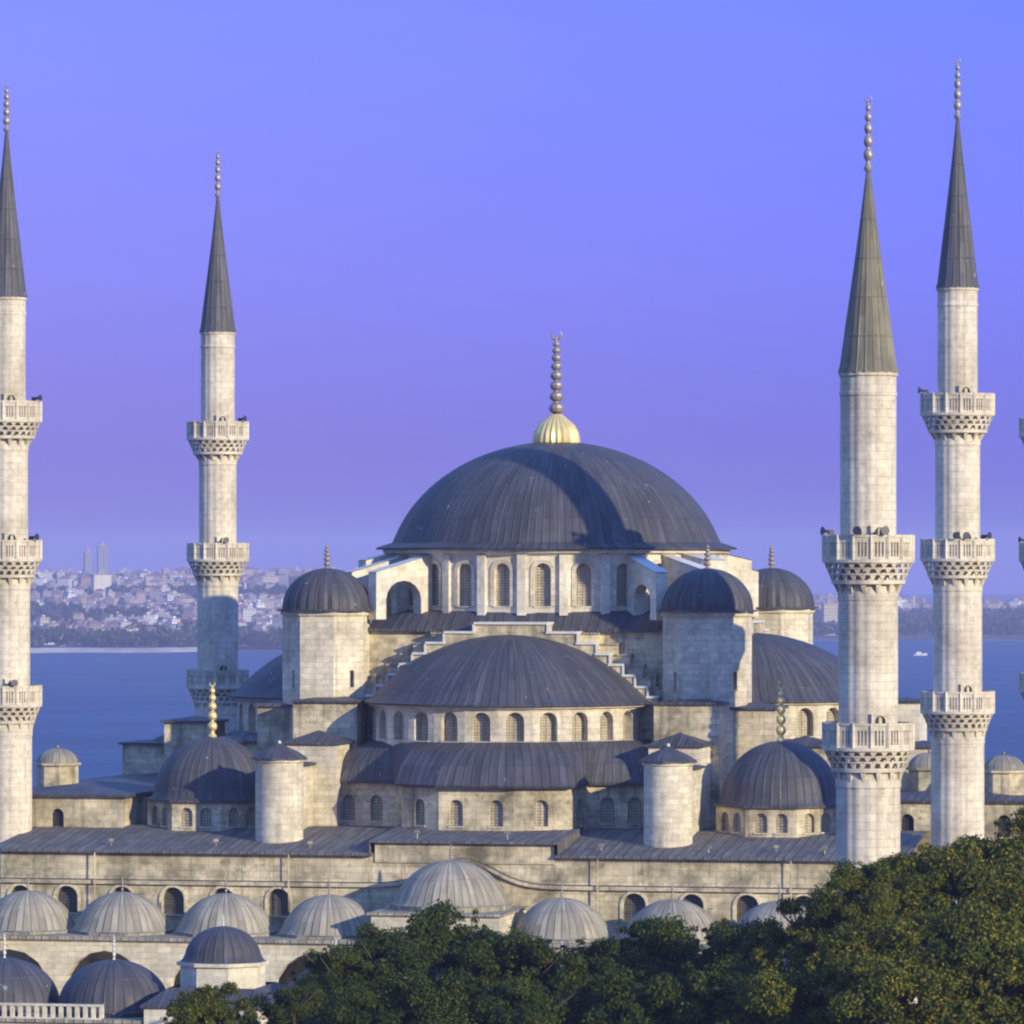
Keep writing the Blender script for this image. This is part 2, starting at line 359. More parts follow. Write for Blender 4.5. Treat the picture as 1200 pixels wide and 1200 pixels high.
# ------------------------------------------------------------------ ground, sea, far shore
def smooth(a, b, x):
    t = max(0.0, min(1.0, (x-a)/(b-a))); return t*t*(3-2*t)
from mathutils import noise as mn
def near_h(X, Y):
    d = math.hypot(X, max(0, Y-330)*0.9)
    return -0.02 - 44.0*smooth(170, 620, d)
def ground_grid(name, xs, ys, hf, mat, label_kind='structure'):
    b = MB(); nx, ny = len(xs), len(ys); me = bpy.data.meshes.new(name)
    v = []
    for Y in ys:
        for X in xs: u_, v_ = W(X, Y); v.append((u_, v_, hf(X, Y)))
    f = [(j*nx+i, j*nx+i+1, (j+1)*nx+i+1, (j+1)*nx+i) for j in range(ny-1) for i in range(nx-1)]
    me.from_pydata(v, [], f); me.materials.append(mat); me.polygons.foreach_set('use_smooth', [True]*len(f)); me.update()
    o = bpy.data.objects.new(name, me); COL.objects.link(o); o['kind'] = label_kind; return o
def ground_mat(name, a, b_, s=0.05):
    m, n, b = new_mat(name); g = N(n, 'ShaderNodeNewGeometry').outputs['Position']
    z = noise(n, g, s, 6, 0.7); L(n, mixc(n, mapr(n, z.outputs[0], 0.4, 0.62, 0, 1), a, b_), b.inputs['Base Color'])
    b.inputs['Roughness'].default_value = 0.95; return m
M['park'] = ground_mat('park_ground', (0.05, 0.07, 0.03), (0.16, 0.14, 0.10))
M['farland'] = ground_mat('far_land', (0.035, 0.055, 0.03), (0.13, 0.12, 0.085), 0.012)
M['sand'] = ground_mat('pale_shore', (0.62, 0.55, 0.45), (0.30, 0.26, 0.2), 0.012)
M['paving'] = stone_mat('courtyard_paving', (0.40, 0.37, 0.31), (0.2, 0.18, 0.14), 0.6, 0.9, 0.4)
ground_grid('ground', [-900+i*45 for i in range(41)], [-400+i*45 for i in range(41)], near_h, M['park'])
b = MB(); b.face([(-29.4, -93.6, 0.004), (29.4, -93.6, 0.004), (29.4, -41, 0.004), (-29.4, -41, 0.004)]); o = b.build('courtyard_paving', 'paving'); o['kind'] = 'structure'

m, n, b_ = new_mat('sea_water')
g = N(n, 'ShaderNodeNewGeometry').outputs['Position']
w1 = noise(n, scaled(n, g, (1, 1, 1)), 0.035, 8, 0.75); rotm = N(n, 'ShaderNodeMapping'); L(n, g, rotm.inputs[0]); rotm.inputs['Rotation'].default_value = (0, 0, -YAW)
w2 = noise(n, scaled(n, rotm.outputs[0], (0.0035, 0.011, 1)), 1.0, 6, 0.7)
L(n, mixc(n, mapr(n, w2.outputs[0], 0.38, 0.64, 0, 1), (0.001, 0.046, 0.118), (0.010, 0.088, 0.205)), b_.inputs['Base Color'])
b_.inputs['Roughness'].default_value = 0.45; b_.inputs['IOR'].default_value = 1.33; b_.inputs['Specular IOR Level'].default_value = 0.18
bp = N(n, 'ShaderNodeBump'); bp.inputs['Strength'].default_value = 1.0; bp.inputs['Distance'].default_value = 6.0
L(n, w1.outputs[0], bp.inputs['Height']); L(n, bp.outputs[0], b_.inputs['Normal']); M['sea'] = m
ground_grid('sea', [-3000, 3000], [-500, 12000], lambda X, Y: SEA_Z, M['sea'])

def shore(X): return 4130+640*smooth(-120, 260, X)+25*math.sin(X*0.021)+18*math.sin(X*0.053+1)
def far_h(X, Y):
    t = Y-shore(X)
    right = smooth(-50, 300, X)
    top = (46*(1-right)+9*right)
    h = -3+4.5*smooth(-20, 30, t)+top*smooth(30, 2300, t)+5*mn.noise((X*0.004, Y*0.002, 0))*smooth(50, 400, t)
    if t < -20: h = -4
    return SEA_Z+h-30*smooth(3000, 6500, t)
ground_grid('far_shore', [-2400+i*40 for i in range(121)], [3960+i*14 for i in range(70)]+[4960+i*120 for i in range(56)], far_h, M['farland'])
# pale strip of beach along the water
bx = MB()
xs = [-420+i*10 for i in range(33)]
for x0, x1 in zip(xs, xs[1:]):
    q = []; nz = lambda x: 9*mn.noise((x*0.02, 4.4, 0))
    if x0 > -225: continue
    for x, off in ((x0, -20+nz(x0)), (x1, -20+nz(x1)), (x1, 4+nz(x1)*0.8), (x0, 4+nz(x0)*0.8)):
        u_, v_ = W(x, shore(x)+off); q.append((u_, v_, SEA_Z+(0.5 if off < -5 else 4.0)))
    bx.face(q)
o = bx.build('beach', 'sand'); o['kind'] = 'structure'

# ------------------------------------------------------------------ far city
rnd = random.Random(7)
def city_mat(name, c):
    m, n, b = new_mat(name)
    tc = N(n, 'ShaderNodeTexCoord')
    br = N(n, 'ShaderNodeTexBrick'); L(n, tc.outputs['UV'], br.inputs['Vector']); br.offset = 0.0
    br.inputs['Scale'].default_value = 1; br.inputs['Brick Width'].default_value = 2.6; br.inputs['Row Height'].default_value = 3.0
    br.inputs['Mortar Size'].default_value = 0.75; br.inputs['Mortar Smooth'].default_value = 0.1
    br.inputs['Color1'].default_value = (0.06, 0.06, 0.07, 1); br.inputs['Color2'].default_value = (*[x*0.5 for x in c], 1); br.inputs['Mortar'].default_value = (*c, 1)
    L(n, br.outputs[0], b.inputs['Base Color']); b.inputs['Roughness'].default_value = 0.85; return m
CITY = [('white', (0.60, 0.57, 0.52)), ('cream', (0.50, 0.43, 0.30)), ('pink', (0.42, 0.30, 0.24)), ('grey', (0.26, 0.26, 0.27)), ('tan', (0.30, 0.24, 0.18)), ('pale', (0.80, 0.77, 0.70))]
for k, c in CITY: M['city_'+k] = city_mat('render_'+k, c)
M['tile'] = plain('red_roof_tile', (0.24, 0.13, 0.10), 0.85, 0, 0.3, 0.2)
M['flatroof'] = plain('grey_flat_roof', (0.30, 0.28, 0.27), 0.9, 0, 0.3, 0.2)
def house(b, c, w, d, h, rz, wall, roof, hip):
    ca, sa = math.cos(rz), math.sin(rz)
    def T(x, y): return (c[0]+x*ca-y*sa, c[1]+x*sa+y*ca)
    p = [T(-w/2, -d/2), T(w/2, -d/2), T(w/2, d/2), T(-w/2, d/2)]; z = c[2]
    b.prism(p, z-4, z+h, wall, cap=False, bottom=False)
    e_ = 0.4; q = [T(-w/2-e_, -d/2-e_), T(w/2+e_, -d/2-e_), T(w/2+e_, d/2+e_), T(-w/2-e_, d/2+e_)]
    if hip:
        r0, r1 = T(-w*0.2, 0), T(w*0.2, 0); zt = z+h+min(w, d)*0.28
        b.face([(*q[0], z+h), (*q[1], z+h), (*r1, zt), (*r0, zt)], roof); b.face([(*q[1], z+h), (*q[2], z+h), (*r1, zt)], roof)
        b.face([(*q[2], z+h), (*q[3], z+h), (*r0, zt), (*r1, zt)], roof); b.face([(*q[3], z+h), (*q[0], z+h), (*r0, zt)], roof)
    else:
        b.prism(q, z+h, z+h+0.8, roof)
        b.prism([T(-1.5, -1.5), T(1.5, -1.5), T(1.5, 1.5), T(-1.5, 1.5)], z+h+0.8, z+h+3, wall)
spots = []
def px2X(px, Y): return (px-600)/6100*Y
while len(spots) < 1500:
    px = rnd.uniform(-60, 430) if rnd.random() < 0.66 else rnd.uniform(900, 1260)
    Y = 4270+ (rnd.random()**0.8)*2700 if px < 600 else rnd.uniform(5300, 7200)
    X = px2X(px, Y)
    if Y-shore(X) < 60 or (px > 600 and Y < 6250): continue
    if px < 600 and Y-shore(X) < 420+420*mn.noise((X*0.012, 1.7, 0)) and rnd.random() < 0.6: continue
    if mn.noise((X*0.006, Y*0.003, 3.3)) < -0.08: continue
    spots.append((Y, X, px))
spots.sort()
kept = []
grid_ = {}
for Y, X, px in spots:
    k = (int(X//13), int(Y//16))
    if k in grid_: continue
    grid_[k] = 1; kept.append((Y, X, px))
def zone_old(px, Y):
    side = 'between the two left minarets' if px < 230 else ('beside the left weight tower' if px < 600 else 'right of the big dome')
    row = 'low' if Y < 4950 else ('halfway up' if Y < 5600 else 'high')
    return side, row
def zone(px, Y):
    X = px2X(px, Y); y = 660-6100*(far_h(X, Y)+4-CAM_Z)/Y
    col = ('beside the leftmost minaret' if px < 75 else 'nearer the leftmost minaret' if px < 125 else 'nearer the left rear minaret' if px < 180 else
           'touching the left rear minaret' if px < 240 else 'left of the weight tower' if px < 600 else 'left of the stout minaret' if px < 1000 else
           'between the two right minarets' if px < 1110 else 'at the right edge')
    row = ('on the skyline' if y < 682 else 'just under the skyline' if y < 693 else 'mid slope' if y < 706 else 'low on the slope' if y < 720 else 'down by the woods')
    return col, row
stuffb = MB(); smats = ['city_'+k for k, c in CITY]+['tile', 'flatroof']
shown = 0
for Y, X, px in kept:
    ci = rnd.choice([0, 0, 1, 1, 1, 2, 3, 3, 4, 4, 5]); hip = rnd.random() < 0.5
    w = rnd.uniform(6.5, 12.5)*(1+0.00006*(Y-4400)); d = rnd.uniform(8, 12); h = rnd.choice([4.5, 5.5, 7, 7, 9, 12]) if Y < 5600 else rnd.choice([6, 8, 9, 11, 15])
    rz = YAW+rnd.uniform(-0.5, 0.5); u_, v_ = W(X, Y); z = far_h(X, Y)
    roof = 6 if hip else 7
    visible = 25 < px < 345 or 935 < px < 1205
    if visible and shown < 290 and not (225 < px < 290):
        bb = MB(); house(bb, (0, 0, 0), w, d, h, 0, 0, 1, hip)
        o = bb.build('house' if h < 8 else 'apartment_block', [smats[ci], smats[roof]], None, (u_, v_, z), rz)
        side, row = zone(px, Y)
        cn = CITY[ci][0]
        tag(o, '%s %s, %s roof, %s, %s' % (cn if cn != 'pale' else 'bright white', 'house' if h < 8 else 'block', 'red' if hip else 'grey', row, side),
            'house' if h < 8 else 'apartment block', 'houses on the far shore'); shown += 1
    else: house(stuffb, (u_, v_, z), w, d, h, rz, ci, roof, hip)
for _ in range(1500):     # the same town carries on behind the mosque and past both sides of the view
    px = rnd.choice([rnd.uniform(430, 900), rnd.uniform(-900, -60), rnd.uniform(1260, 2100)]); Y = rnd.uniform(4500, 6900); X = px2X(px, Y)
    if Y-shore(X) < 250 or mn.noise((X*0.006, Y*0.003, 3.3)) < -0.08: continue
    u_, v_ = W(X, Y); house(stuffb, (u_, v_, far_h(X, Y)), rnd.uniform(8, 14), rnd.uniform(8, 12), rnd.choice([5, 6, 7, 9, 12]), YAW+rnd.uniform(-0.5, 0.5), rnd.choice([0, 1, 1, 2, 3, 4]), rnd.choice([6, 7]), rnd.random() < 0.5)
o = stuffb.build('distant_houses', smats); tag(o, 'dense mass of tiny pale houses covering the far slope', 'distant houses', kind='stuff')
def big_block(px, Y, w, d, h, mat, label, cat='apartment block', name='apartment_block', zz=None, parts=False):
    X = px2X(px, Y); u_, v_ = W(X, Y); z = far_h(X, Y) if zz is None else zz
    t = empty(name, (u_, v_, z), YAW+0.25)
    bb = MB(); bb.prism([(-w/2, -d/2), (w/2, -d/2), (w/2, d/2), (-w/2, d/2)], -5, h, 0, 1); bb.build('wall', [mat, 'flatroof'], t)
    bb = MB(); bb.prism([(-w/2-.5, -d/2-.5), (w/2+.5, -d/2-.5), (w/2+.5, d/2+.5), (-w/2-.5, d/2+.5)], h, h+1, 0); bb.box(-w*0.2, w*0.2, -2, 2, h+1, h+5, 0); bb.build('roof', 'flatroof', t)
    tag(t, label, cat)
big_block(119, 5700, 19, 14, 22, 'plaster', 'broad bright white block standing tallest among the houses on the far left shore')
big_block(103, 6300, 9, 9, 34, 'city_grey', 'slim grey tower block rising just left of the broad white block', 'tower block', 'tower_block')
big_block(120, 6500, 12, 9, 44, 'city_grey', 'hazy grey tower block rising behind the broad white block', 'tower block', 'tower_block')
big_block(972, 5000, 14, 9, 30, 'city_cream', 'cream tower block seen just left of the two-balcony minaret', 'tower block', 'tower_block')
big_block(316, 5900, 26, 12, 14, 'city_cream', 'long cream block between the left rear minaret and the left weight tower')

# wooded shore (one mass) made of leaf clumps
def clump_cloud(b, pts, n_leaf, size):
    for (x, y, z, r) in pts:
        for _ in range(n_leaf):
            a = rnd.uniform(0, 2*PI); t = rnd.uniform(-0.3, 1); q = math.sqrt(1-t*t); rr = r*rnd.uniform(0.6, 1.1)
            c = Vector((x+rr*q*math.cos(a), y+rr*q*math.sin(a), z+rr*t*0.9))
            nrm = Vector((rnd.gauss(0, 1), rnd.gauss(0, 1), rnd.gauss(0, 1)+0.3)).normalized(); s1 = nrm.orthogonal().normalized()*size; s2 = nrm.cross(s1)
            b.face([c-s1, c-s2, c+s1, c+s2], 0, [(0, 0)]*4)
fw = MB(); pts = []
for i in range(2300):
    px = rnd.uniform(-60, 430) if rnd.random() < 0.55 else rnd.uniform(900, 1260)
    if px < 600: Y = 4160+abs(rnd.gauss(0, 210+160*mn.noise((px*0.03, 0.5, 0))))+12
    else: Y = 4800+rnd.uniform(0, 1350)
    X = px2X(px, Y)
    if Y-shore(X) < 15 or rnd.random() < 0.2 or (px < 600 and mn.noise((X*0.015, Y*0.01, 8.0)) < -0.12): continue
    u_, v_ = W(X, Y); r = rnd.uniform(4, 8); pts.append((u_, v_, far_h(X, Y)+r*0.9, r))
for i in range(1500):
    px = rnd.uniform(-60, 430); Y = rnd.uniform(4350, 6600); X = px2X(px, Y); u_, v_ = W(X, Y); r = rnd.uniform(3, 6)
    if mn.noise((X*0.006, Y*0.003, 3.3)) < 0.05: pts.append((u_, v_, far_h(X, Y)+r*0.8, r))
for i in range(1400):
    px = rnd.choice([rnd.uniform(430, 900), rnd.uniform(-900, -60), rnd.uniform(1260, 2100)]); Y = rnd.uniform(4150, 6400); X = px2X(px, Y)
    if Y-shore(X) < 15: continue
    u_, v_ = W(X, Y); r = rnd.uniform(4, 8); pts.append((u_, v_, far_h(X, Y)+r*0.9, r))
clump_cloud(fw, pts, 36, 1.8)
o = fw.build('distant_woods', 'leaf_dark'); tag(o, 'dark band of trees lining the far shore', 'woods', kind='stuff')

# motor boat on the strait
X, Y = px2X(1078, 4000), 4000; u_, v_ = W(X, Y)
t = empty('motor_boat', (u_, v_, SEA_Z), YAW+0.2); bb = MB()
st = [(-5, 1.3), (-2, 1.6), (2, 1.5), (4.2, 0.9), (5.8, 0.05)]
for (xa, wa), (xb, wb) in zip(st, st[1:]):
    za, zb = 1.2+0.06*(xa+5), 1.2+0.06*(xb+5)
    for s_ in (-1, 1): bb.face([(xa, s_*wa*0.6, -0.2), (xb, s_*wb*0.6, -0.2), (xb, s_*wb, zb), (xa, s_*wa, za)])
    bb.face([(xa, -wa, za), (xb, -wb, zb), (xb, wb, zb), (xa, wa, za)])
bb.face([(-5, -0.8, -0.2), (-5, 0.8, -0.2), (-5, 1.3, 1.2), (-5, -1.3, 1.2)]); bb.build('hull', 'coping', t)
bb = MB(); bb.prism([(-3, -1), (1.5, -1), (1.5, 1), (-3, 1)], 1.3, 2.9, 0, q=[(-2.7, -.8), (0.8, -.8), (0.8, .8), (-2.7, .8)]); bb.build('cabin', 'coping', t)
tag(t, 'small white motor boat alone on the water between the two right minarets', 'boat')

# ------------------------------------------------------------------ minarets
_bal = {}
def balcony_mesh(rs, rp, ph=1.45, ch=1.75):
    b = MB(); n = 16; a0 = PI/16
    # corbelled stalactite tiers; z=0 is the parapet top
    zf = -ph; tiers = 4; z = zf
    hs = [0.28, 0.30, 0.37, 0.80]; rr = [rp-0.02, rp-0.14, rp-0.28, rp-0.42, rs+0.02]
    for t in range(tiers):
        r0, r1, h = rr[t], rr[t+1], hs[t]*ch/1.75
        b.lathe([(r1-0.1, z-h*0.30), (r0, z-h*0.26), (r0+0.02, z), (r1-0.1, z)], 48)
        k = 24 if t < 3 else 14
        for i in range(k):
            a = 2*PI*(i+0.5*(t % 2))/k; wd = (PI/k)*(0.62 if t < 3 else 0.40)
            def Q(rad, ang): return (rad*math.cos(ang), rad*math.sin(ang))
            top = [Q(r1-0.06, a-wd), Q(r0-0.03, a-wd), Q(r0-0.03, a+wd), Q(r1-0.06, a+wd)]
            bot = [Q(r1-0.06, a-wd*0.3), Q(r1+0.03, a-wd*0.3), Q(r1+0.03, a+wd*0.3), Q(r1-0.06, a+wd*0.3)]
            b.prism(bot, z-h*(1.0 if t < 3 else 0.92), z-h*(0.28 if t < 3 else 0.12), 0, q=top, cap=False)
        z -= h
    b.lathe([(rp-0.14, -ph+0.05), (rp-0.14, -0.05)], 32)
    # parapet of pierced slabs between posts
    P = ngon(n, rp, a0=a0)
    for i in range(n):
        p0, p1 = P[i], P[(i+1) % n]; ln = math.dist(p0, p1)
        b.wall(p0, p1, -ph, -0.10, [(ln*0.30, 0.11, -ph+0.30, -0.38, 1), (ln*0.5, 0.10, -ph+0.30, -0.38, 1), (ln*0.70, 0.11, -ph+0.30, -0.38, 1)], 0.12)
        b.prism(ngon(4, 0.10, p0, a0+2*PI*i/n), -ph, 0.03)
    b.lathe([(rp-0.13, -0.12), (rp+0.05, -0.12), (rp+0.05, 0.0), (rp-0.13, 0.0), (rp-0.13, -0.12)], n, a0=a0, a1=a0+2*PI)
    b.lathe([(rp-0.10, -ph-0.04), (rp+0.09, -ph-0.02), (rp+0.09, -ph+0.14), (rp+0.0, -ph+0.16)], n, a0=a0, a1=a0+2*PI)
    b.lathe([(rs-0.1, -ph+0.1), (rp-0.02, -ph+0.1)], n, a0=a0, a1=a0+2*PI)
    return b
flut = lambda a: 1+0.030*abs(math.sin(8*a))-0.012
def shaft(name, t, r, z0, z1, extra=None):
    b = MB(); pr = [(r, z0), (r, z1-0.5), (r+0.04, z1-0.45), (r+0.04, z1)] if extra is None else extra
    b.lathe(pr, 96, flute=flut); return b.build(name, 'marble', t)
def speaker(t, a, r, z):
    b = MB(); b.tube((0.1, 0, 0), (0.3, 0, 0.03), 0.06, 0.09, 10); b.tube((0.3, 0, 0.03), (0.5, 0, 0.05), 0.09, 0.24, 12); b.box(-0.15, 0.12, -0.1, 0.1, -0.25, 0.1)
    return b.build('loudspeaker', 'black', t, (r*math.cos(a), r*math.sin(a), z), a)
def minaret(u, v, label, bal, zc, ztip, zfin, rt, steps, base_r, base_z, old=False, spk=(), cone='lead_cone'):
    """bal: parapet-top heights from the lowest up; steps: shaft radius below each balcony"""
    t = empty('minaret', (u, v, 0)); tag(t, label, 'minaret', 'minarets round the mosque')
    b = MB(); b.prism(ngon(12, base_r, a0=PI/12), 0, base_z-3.0, 0)
    b.prism(ngon(12, base_r*1.04, a0=PI/12), base_z-3.0, base_z-2.7, 0)
    b.prism(ngon(12, base_r, a0=PI/12), base_z-2.7, base_z, 0, q=ngon(12, steps[0]*1.03, a0=PI/12)); b.build('base', 'marble', t)
    z0 = base_z
    for i, zb in enumerate(bal):
        r = steps[i]; shaft('shaft', t, r, z0, zb-1.3-1.7)
        key = round(r, 2)
        rn = steps[i+1] if i+1 < len(steps) else rt
        b = MB(); b.lathe([(r, zb-3.1), (r, zb-1.35)], 32); 
        if key not in _bal: _bal[key] = balcony_mesh(r, 2.38).build('balcony', 'marble', t, (0, 0, zb))
        else: inst(_bal[key], t, (0, 0, zb))
        b.build('corbel_core', 'marble', t)
        # small doorway onto the balcony
        d = MB(); d.wall((-0.5, -0.1), (0.5, -0.1), 0, 1.95, [(0.5, 0.6, 0.0, 1.8)], 0.15); d.face([(-0.32, 0.03, 0), (0.32, 0.03, 0), (0.32, 0.03, 1.8), (-0.32, 0.03, 1.8)], 1)
        dd = R(-60); d.build('door', ['marble', 'dark'], t, (rn*math.cos(dd)*1.03, rn*math.sin(dd)*1.03, zb-1.4), dd+PI/2)
        z0 = zb-1.4
    b = MB(); b.lathe([(rt, z0), (rt, zc-1.3), (rt+0.05, zc-1.25), (rt+0.05, zc-1.1), (rt, zc-1.05), (rt, zc-0.25), (rt+0.09, zc-0.2), (rt+0.09, zc)], 96, flute=flut); b.build('shaft', 'marble', t)
    b = MB(); n = 24; h = ztip-zc
    b.lathe([(rt, zc-0.02), (rt+0.11, zc-0.04), (rt+0.10, zc+0.05), (rt+0.01, zc+0.35), (rt*0.80, zc+h*0.24), (rt*0.56, zc+h*0.47), (rt*0.33, zc+h*0.70), (rt*0.15, zc+h*0.90), (0.09, ztip)], 48, flute=lambda a: 1+0.03*(1 if abs(math.sin(12*a)) < 0.25 else 0))
    b.build('spire', cone, t)
    finial('finial', t, (0, 0, ztip-0.15), zfin-ztip+0.15, 0.40)
    for a, k in spk: speaker(t, R(a), 2.15, bal[k]+0.18)
    return t
HB = [24.5, 34.6, 44.25]; HS = [1.74, 1.60, 1.46]
minaret(-33.6, -26.6, 'three-balcony minaret cut by the left edge of the photo, beside the facade', HB, 51.5, 63.2, 66.4, 1.30, HS, 3.0, 13.2, spk=((-60, 0), (-20, 1), (-10, 2)))
minaret(33.1, -29.0, 'three-balcony minaret just right of the stout two-balcony one', HB, 51.3, 62.7, 66.6, 1.30, HS, 3.0, 13.2, spk=((-160, 2), (-85, 1), (-70, 1), (-30, 1)))
minaret(-33.0, 27.0, 'three-balcony minaret standing against the sea, its lower shaft in shadow', HB, 51.4, 62.3, 66.0, 1.32, HS, 3.0, 13.2, spk=((-60, 1), (-20, 2)), cone='lead_cone')
minaret(33.0, 30.0, 'three-balcony minaret of which only balcony edges show at the right edge', HB, 51.4, 62.3, 66.0, 1.32, HS, 3.0, 13.2, spk=((-150, 1),))
minaret(36.85, -97.5, 'stout two-balcony minaret nearest the camera, rising from the trees', [24.5, 34.5], 43.2, 54.1, 58.0, 1.47, [1.68, 1.56], 3.0, 12.5, cone='lead_worn', spk=((-95, 1), (-62, 1), (-150, 1)))

# ------------------------------------------------------------------ the mosque
mosque = empty('mosque'); tag(mosque, 'great domed stone mosque with cascading lead semi-domes and stepped gable', 'mosque')

# body and terrace
b = MB(); wl = []
zt = 13.5
ops = [(x+32.0, 1.55, 9.2, 11.05) for x in (-30.6, -27.3, -23.4, -19.8, -16.3, -12.4, 12.0, 15.9, 19.6, 23.4, 27.2)]
ops = [(x, w, s_, c) for x, w, s_, c in ops]
wl += list(wall_windows(None, b, (-32, -33), (30, -33), 0, zt, ops, 0.5, 0, 'grille_dark', 0.18))
b.box(-32, 30, -32.4, 28, 0, 13.0, 0, 1)
b.face([(-32, -33, 0), (-32, -33, zt), (-32, -32.4, zt), (-32, -32.4, 0)]); b.face([(30, -33, 0), (30, -32.4, 0), (30, -32.4, zt), (30, -33, zt)])
b.box(-5.7, 6.6, -33.12, -27, 12.9, 14.35, 0)
fac = b.build('facade_wall', ['stone', 'lead'], mosque)
for a in wl: window(fac, *a)
b = MB()   # string course that swells over the portal dome
pl = [(-32.05, 11.35)]+[(0.4+x, 11.35+1.75*math.exp(-(x/2.9)**2)) for x in [i*0.45-8 for i in range(36)]]+[(30.05, 11.35)]
for (xa, za), (xb, zb) in zip(pl, pl[1:]):
    f = [(xa, -33.28, za-0.12), (xb, -33.28, zb-0.12), (xb, -33.28, zb+0.12), (xa, -33.28, za+0.12)]
    b.face(f); b.face([(xa, -33.28, za+0.12), (xb, -33.28, zb+0.12), (xb, -32.98, zb+0.2), (xa, -32.98, za+0.2)], 1); b.face([(xa, -32.98, za-0.12), (xb, -32.98, zb-0.12), (xb, -33.28, zb-0.12), (xa, -33.28, za-0.12)])
b.build('string_course', ['stone', 'lead'], fac)
b = MB()   # downpipes on the facade
for x in (-25.2, -11.6, 9.6, 22.6): b.tube((x, -33.45, 9.0), (x, -33.45, 13.4), 0.045, 0.045, 8)
b.build('downpipe', 'stone', fac)
b = MB()   # lead terrace roof sloping to the facade cornice
for x0, x1 in ((-32.3, -5.8), (6.7, 30.3)):
    b.face([(x0, -33.5, 13.52), (x1, -33.5, 13.52), (x1, -24, 14.75), (x0, -24, 14.75)])
    b.face([(x0, -33.5, 13.36), (x1, -33.5, 13.36), (x1, -33.5, 13.52), (x0, -33.5, 13.52)]); b.face([(x0, -32.9, 13.34), (x1, -32.9, 13.34), (x1, -33.5, 13.36), (x0, -33.5, 13.36)])
b.face([(-32.3, -24, 14.75), (30.3, -24, 14.75), (30.3, 28.4, 14.75), (-32.3, 28.4, 14.75)])
b.face([(-6.0, -33.5, 14.38), (6.9, -33.5, 14.38), (6.9, -24.5, 15.0), (-6.0, -24.5, 15.0)]); b.face([(-6.0, -33.5, 14.24), (6.9, -33.5, 14.24), (6.9, -33.5, 14.38), (-6.0, -33.5, 14.38)])
for x in (-6.0, 6.9): b.face([(x, -33.5, 13.4), (x, -33.5, 14.38), (x, -24.5, 15.0), (x, -24.5, 14.0)])
b.build('terrace_roof', 'lead_flat', mosque)

for x, y in ((-24.5, -31.8), (-17.2, -31.5), (-10.5, -31.9), (9.5, -31.6), (16.8, -31.8), (21.3, -31.4), (24.6, -31.7), (27.4, -30.6), (3.2, -32.2), (-3.0, -32.2)):
    b = MB(); zb = 13.5+(y+33.5)*0.13+(0.9 if abs(x) < 5 else 0); b.tube((0, 0, -0.1), (0, 0, 0.35), 0.05, 0.05, 6); b.box(-0.17, 0.17, -0.10, 0.08, 0.30, 0.50); b.box(-0.14, 0.14, 0.08, 0.10, 0.32, 0.48, 1)
    b.build('floodlight', ['brass', 'black'], mosque, (x, y, zb), R(20*math.sin(x)))
# square base under the drum and the drum itself
b = MB(); b.box(-12.6, 12.6, -12.6, 12.6, 14, 28.25, 0)
b.build('dome_base', 'stone', mosque)
b = MB(); q = 13.0; ri = [(q*s1, q*s2) for s1, s2 in ((-1, -1), (1, -1), (1, 1), (-1, 1))]
def sqpt(a, h):
    c, s_ = math.cos(a), math.sin(a); k = h/max(abs(c), abs(s_)); return (c*k, s_*k)
for i in range(64):
    a, a2 = 2*PI*i/64+PI/4, 2*PI*(i+1)/64+PI/4; o0, o1 = sqpt(a, 13.1), sqpt(a2, 13.1)
    i0, i1 = (12.0*math.cos(a), 12.0*math.sin(a)), (12.0*math.cos(a2), 12.0*math.sin(a2))
    b.face([(*o0, 28.35), (*o1, 28.35), (*i1, 29.7), (*i0, 29.7)]); b.face([(*o0, 28.15), (*o1, 28.15), (*o1, 28.35), (*o0, 28.35)])
b.build('base_roof', 'lead', mosque)
b = MB(); NW = 26; rd = 12.25; wl = []
ang = [(-PI/2)+2*PI*(i)/NW for i in range(NW)]     # facet boundaries: window centres at +-half spacing
for i in range(NW):
    a, a2 = ang[i], ang[i]+2*PI/NW; p0, p1 = (rd*math.cos(a), rd*math.sin(a)), (rd*math.cos(a2), rd*math.sin(a2)); ln = math.dist(p0, p1)
    wl += list(wall_windows(None, b, p0, p1, 29.2, 34.0, [(ln/2, 1.15, 29.95, 33.0)], 0.42, 0, 'grille', 0.30))
    b.prism([(( rd+x)*math.cos(a)-y*math.sin(a), (rd+x)*math.sin(a)+y*math.cos(a)) for x, y in ((-0.3, -0.30), (0.28, -0.30), (0.28, 0.30), (-0.3, 0.30))], 29.3, 33.6, 0)
b.lathe([(rd-0.2, 33.55), (rd+0.45, 33.75), (rd+0.45, 34.0)], 64)
drum = b.build('dome_drum', 'plaster', mosque)
for a in wl: window(drum, *a)
b = MB()
b.lathe([(12.3, 33.93), (13.2, 34.0), (13.22, 34.12), (12.5, 34.35), (12.02, 34.5)]+dome_profile(11.98, 7.4, 24, 'mix', 34.5)[1:], 96)
md = b.build('main_dome', 'lead', mosque)
finial('finial', md, (0, 0, 41.72), 8.4, 1.6, ['gold', 'brass'], True)
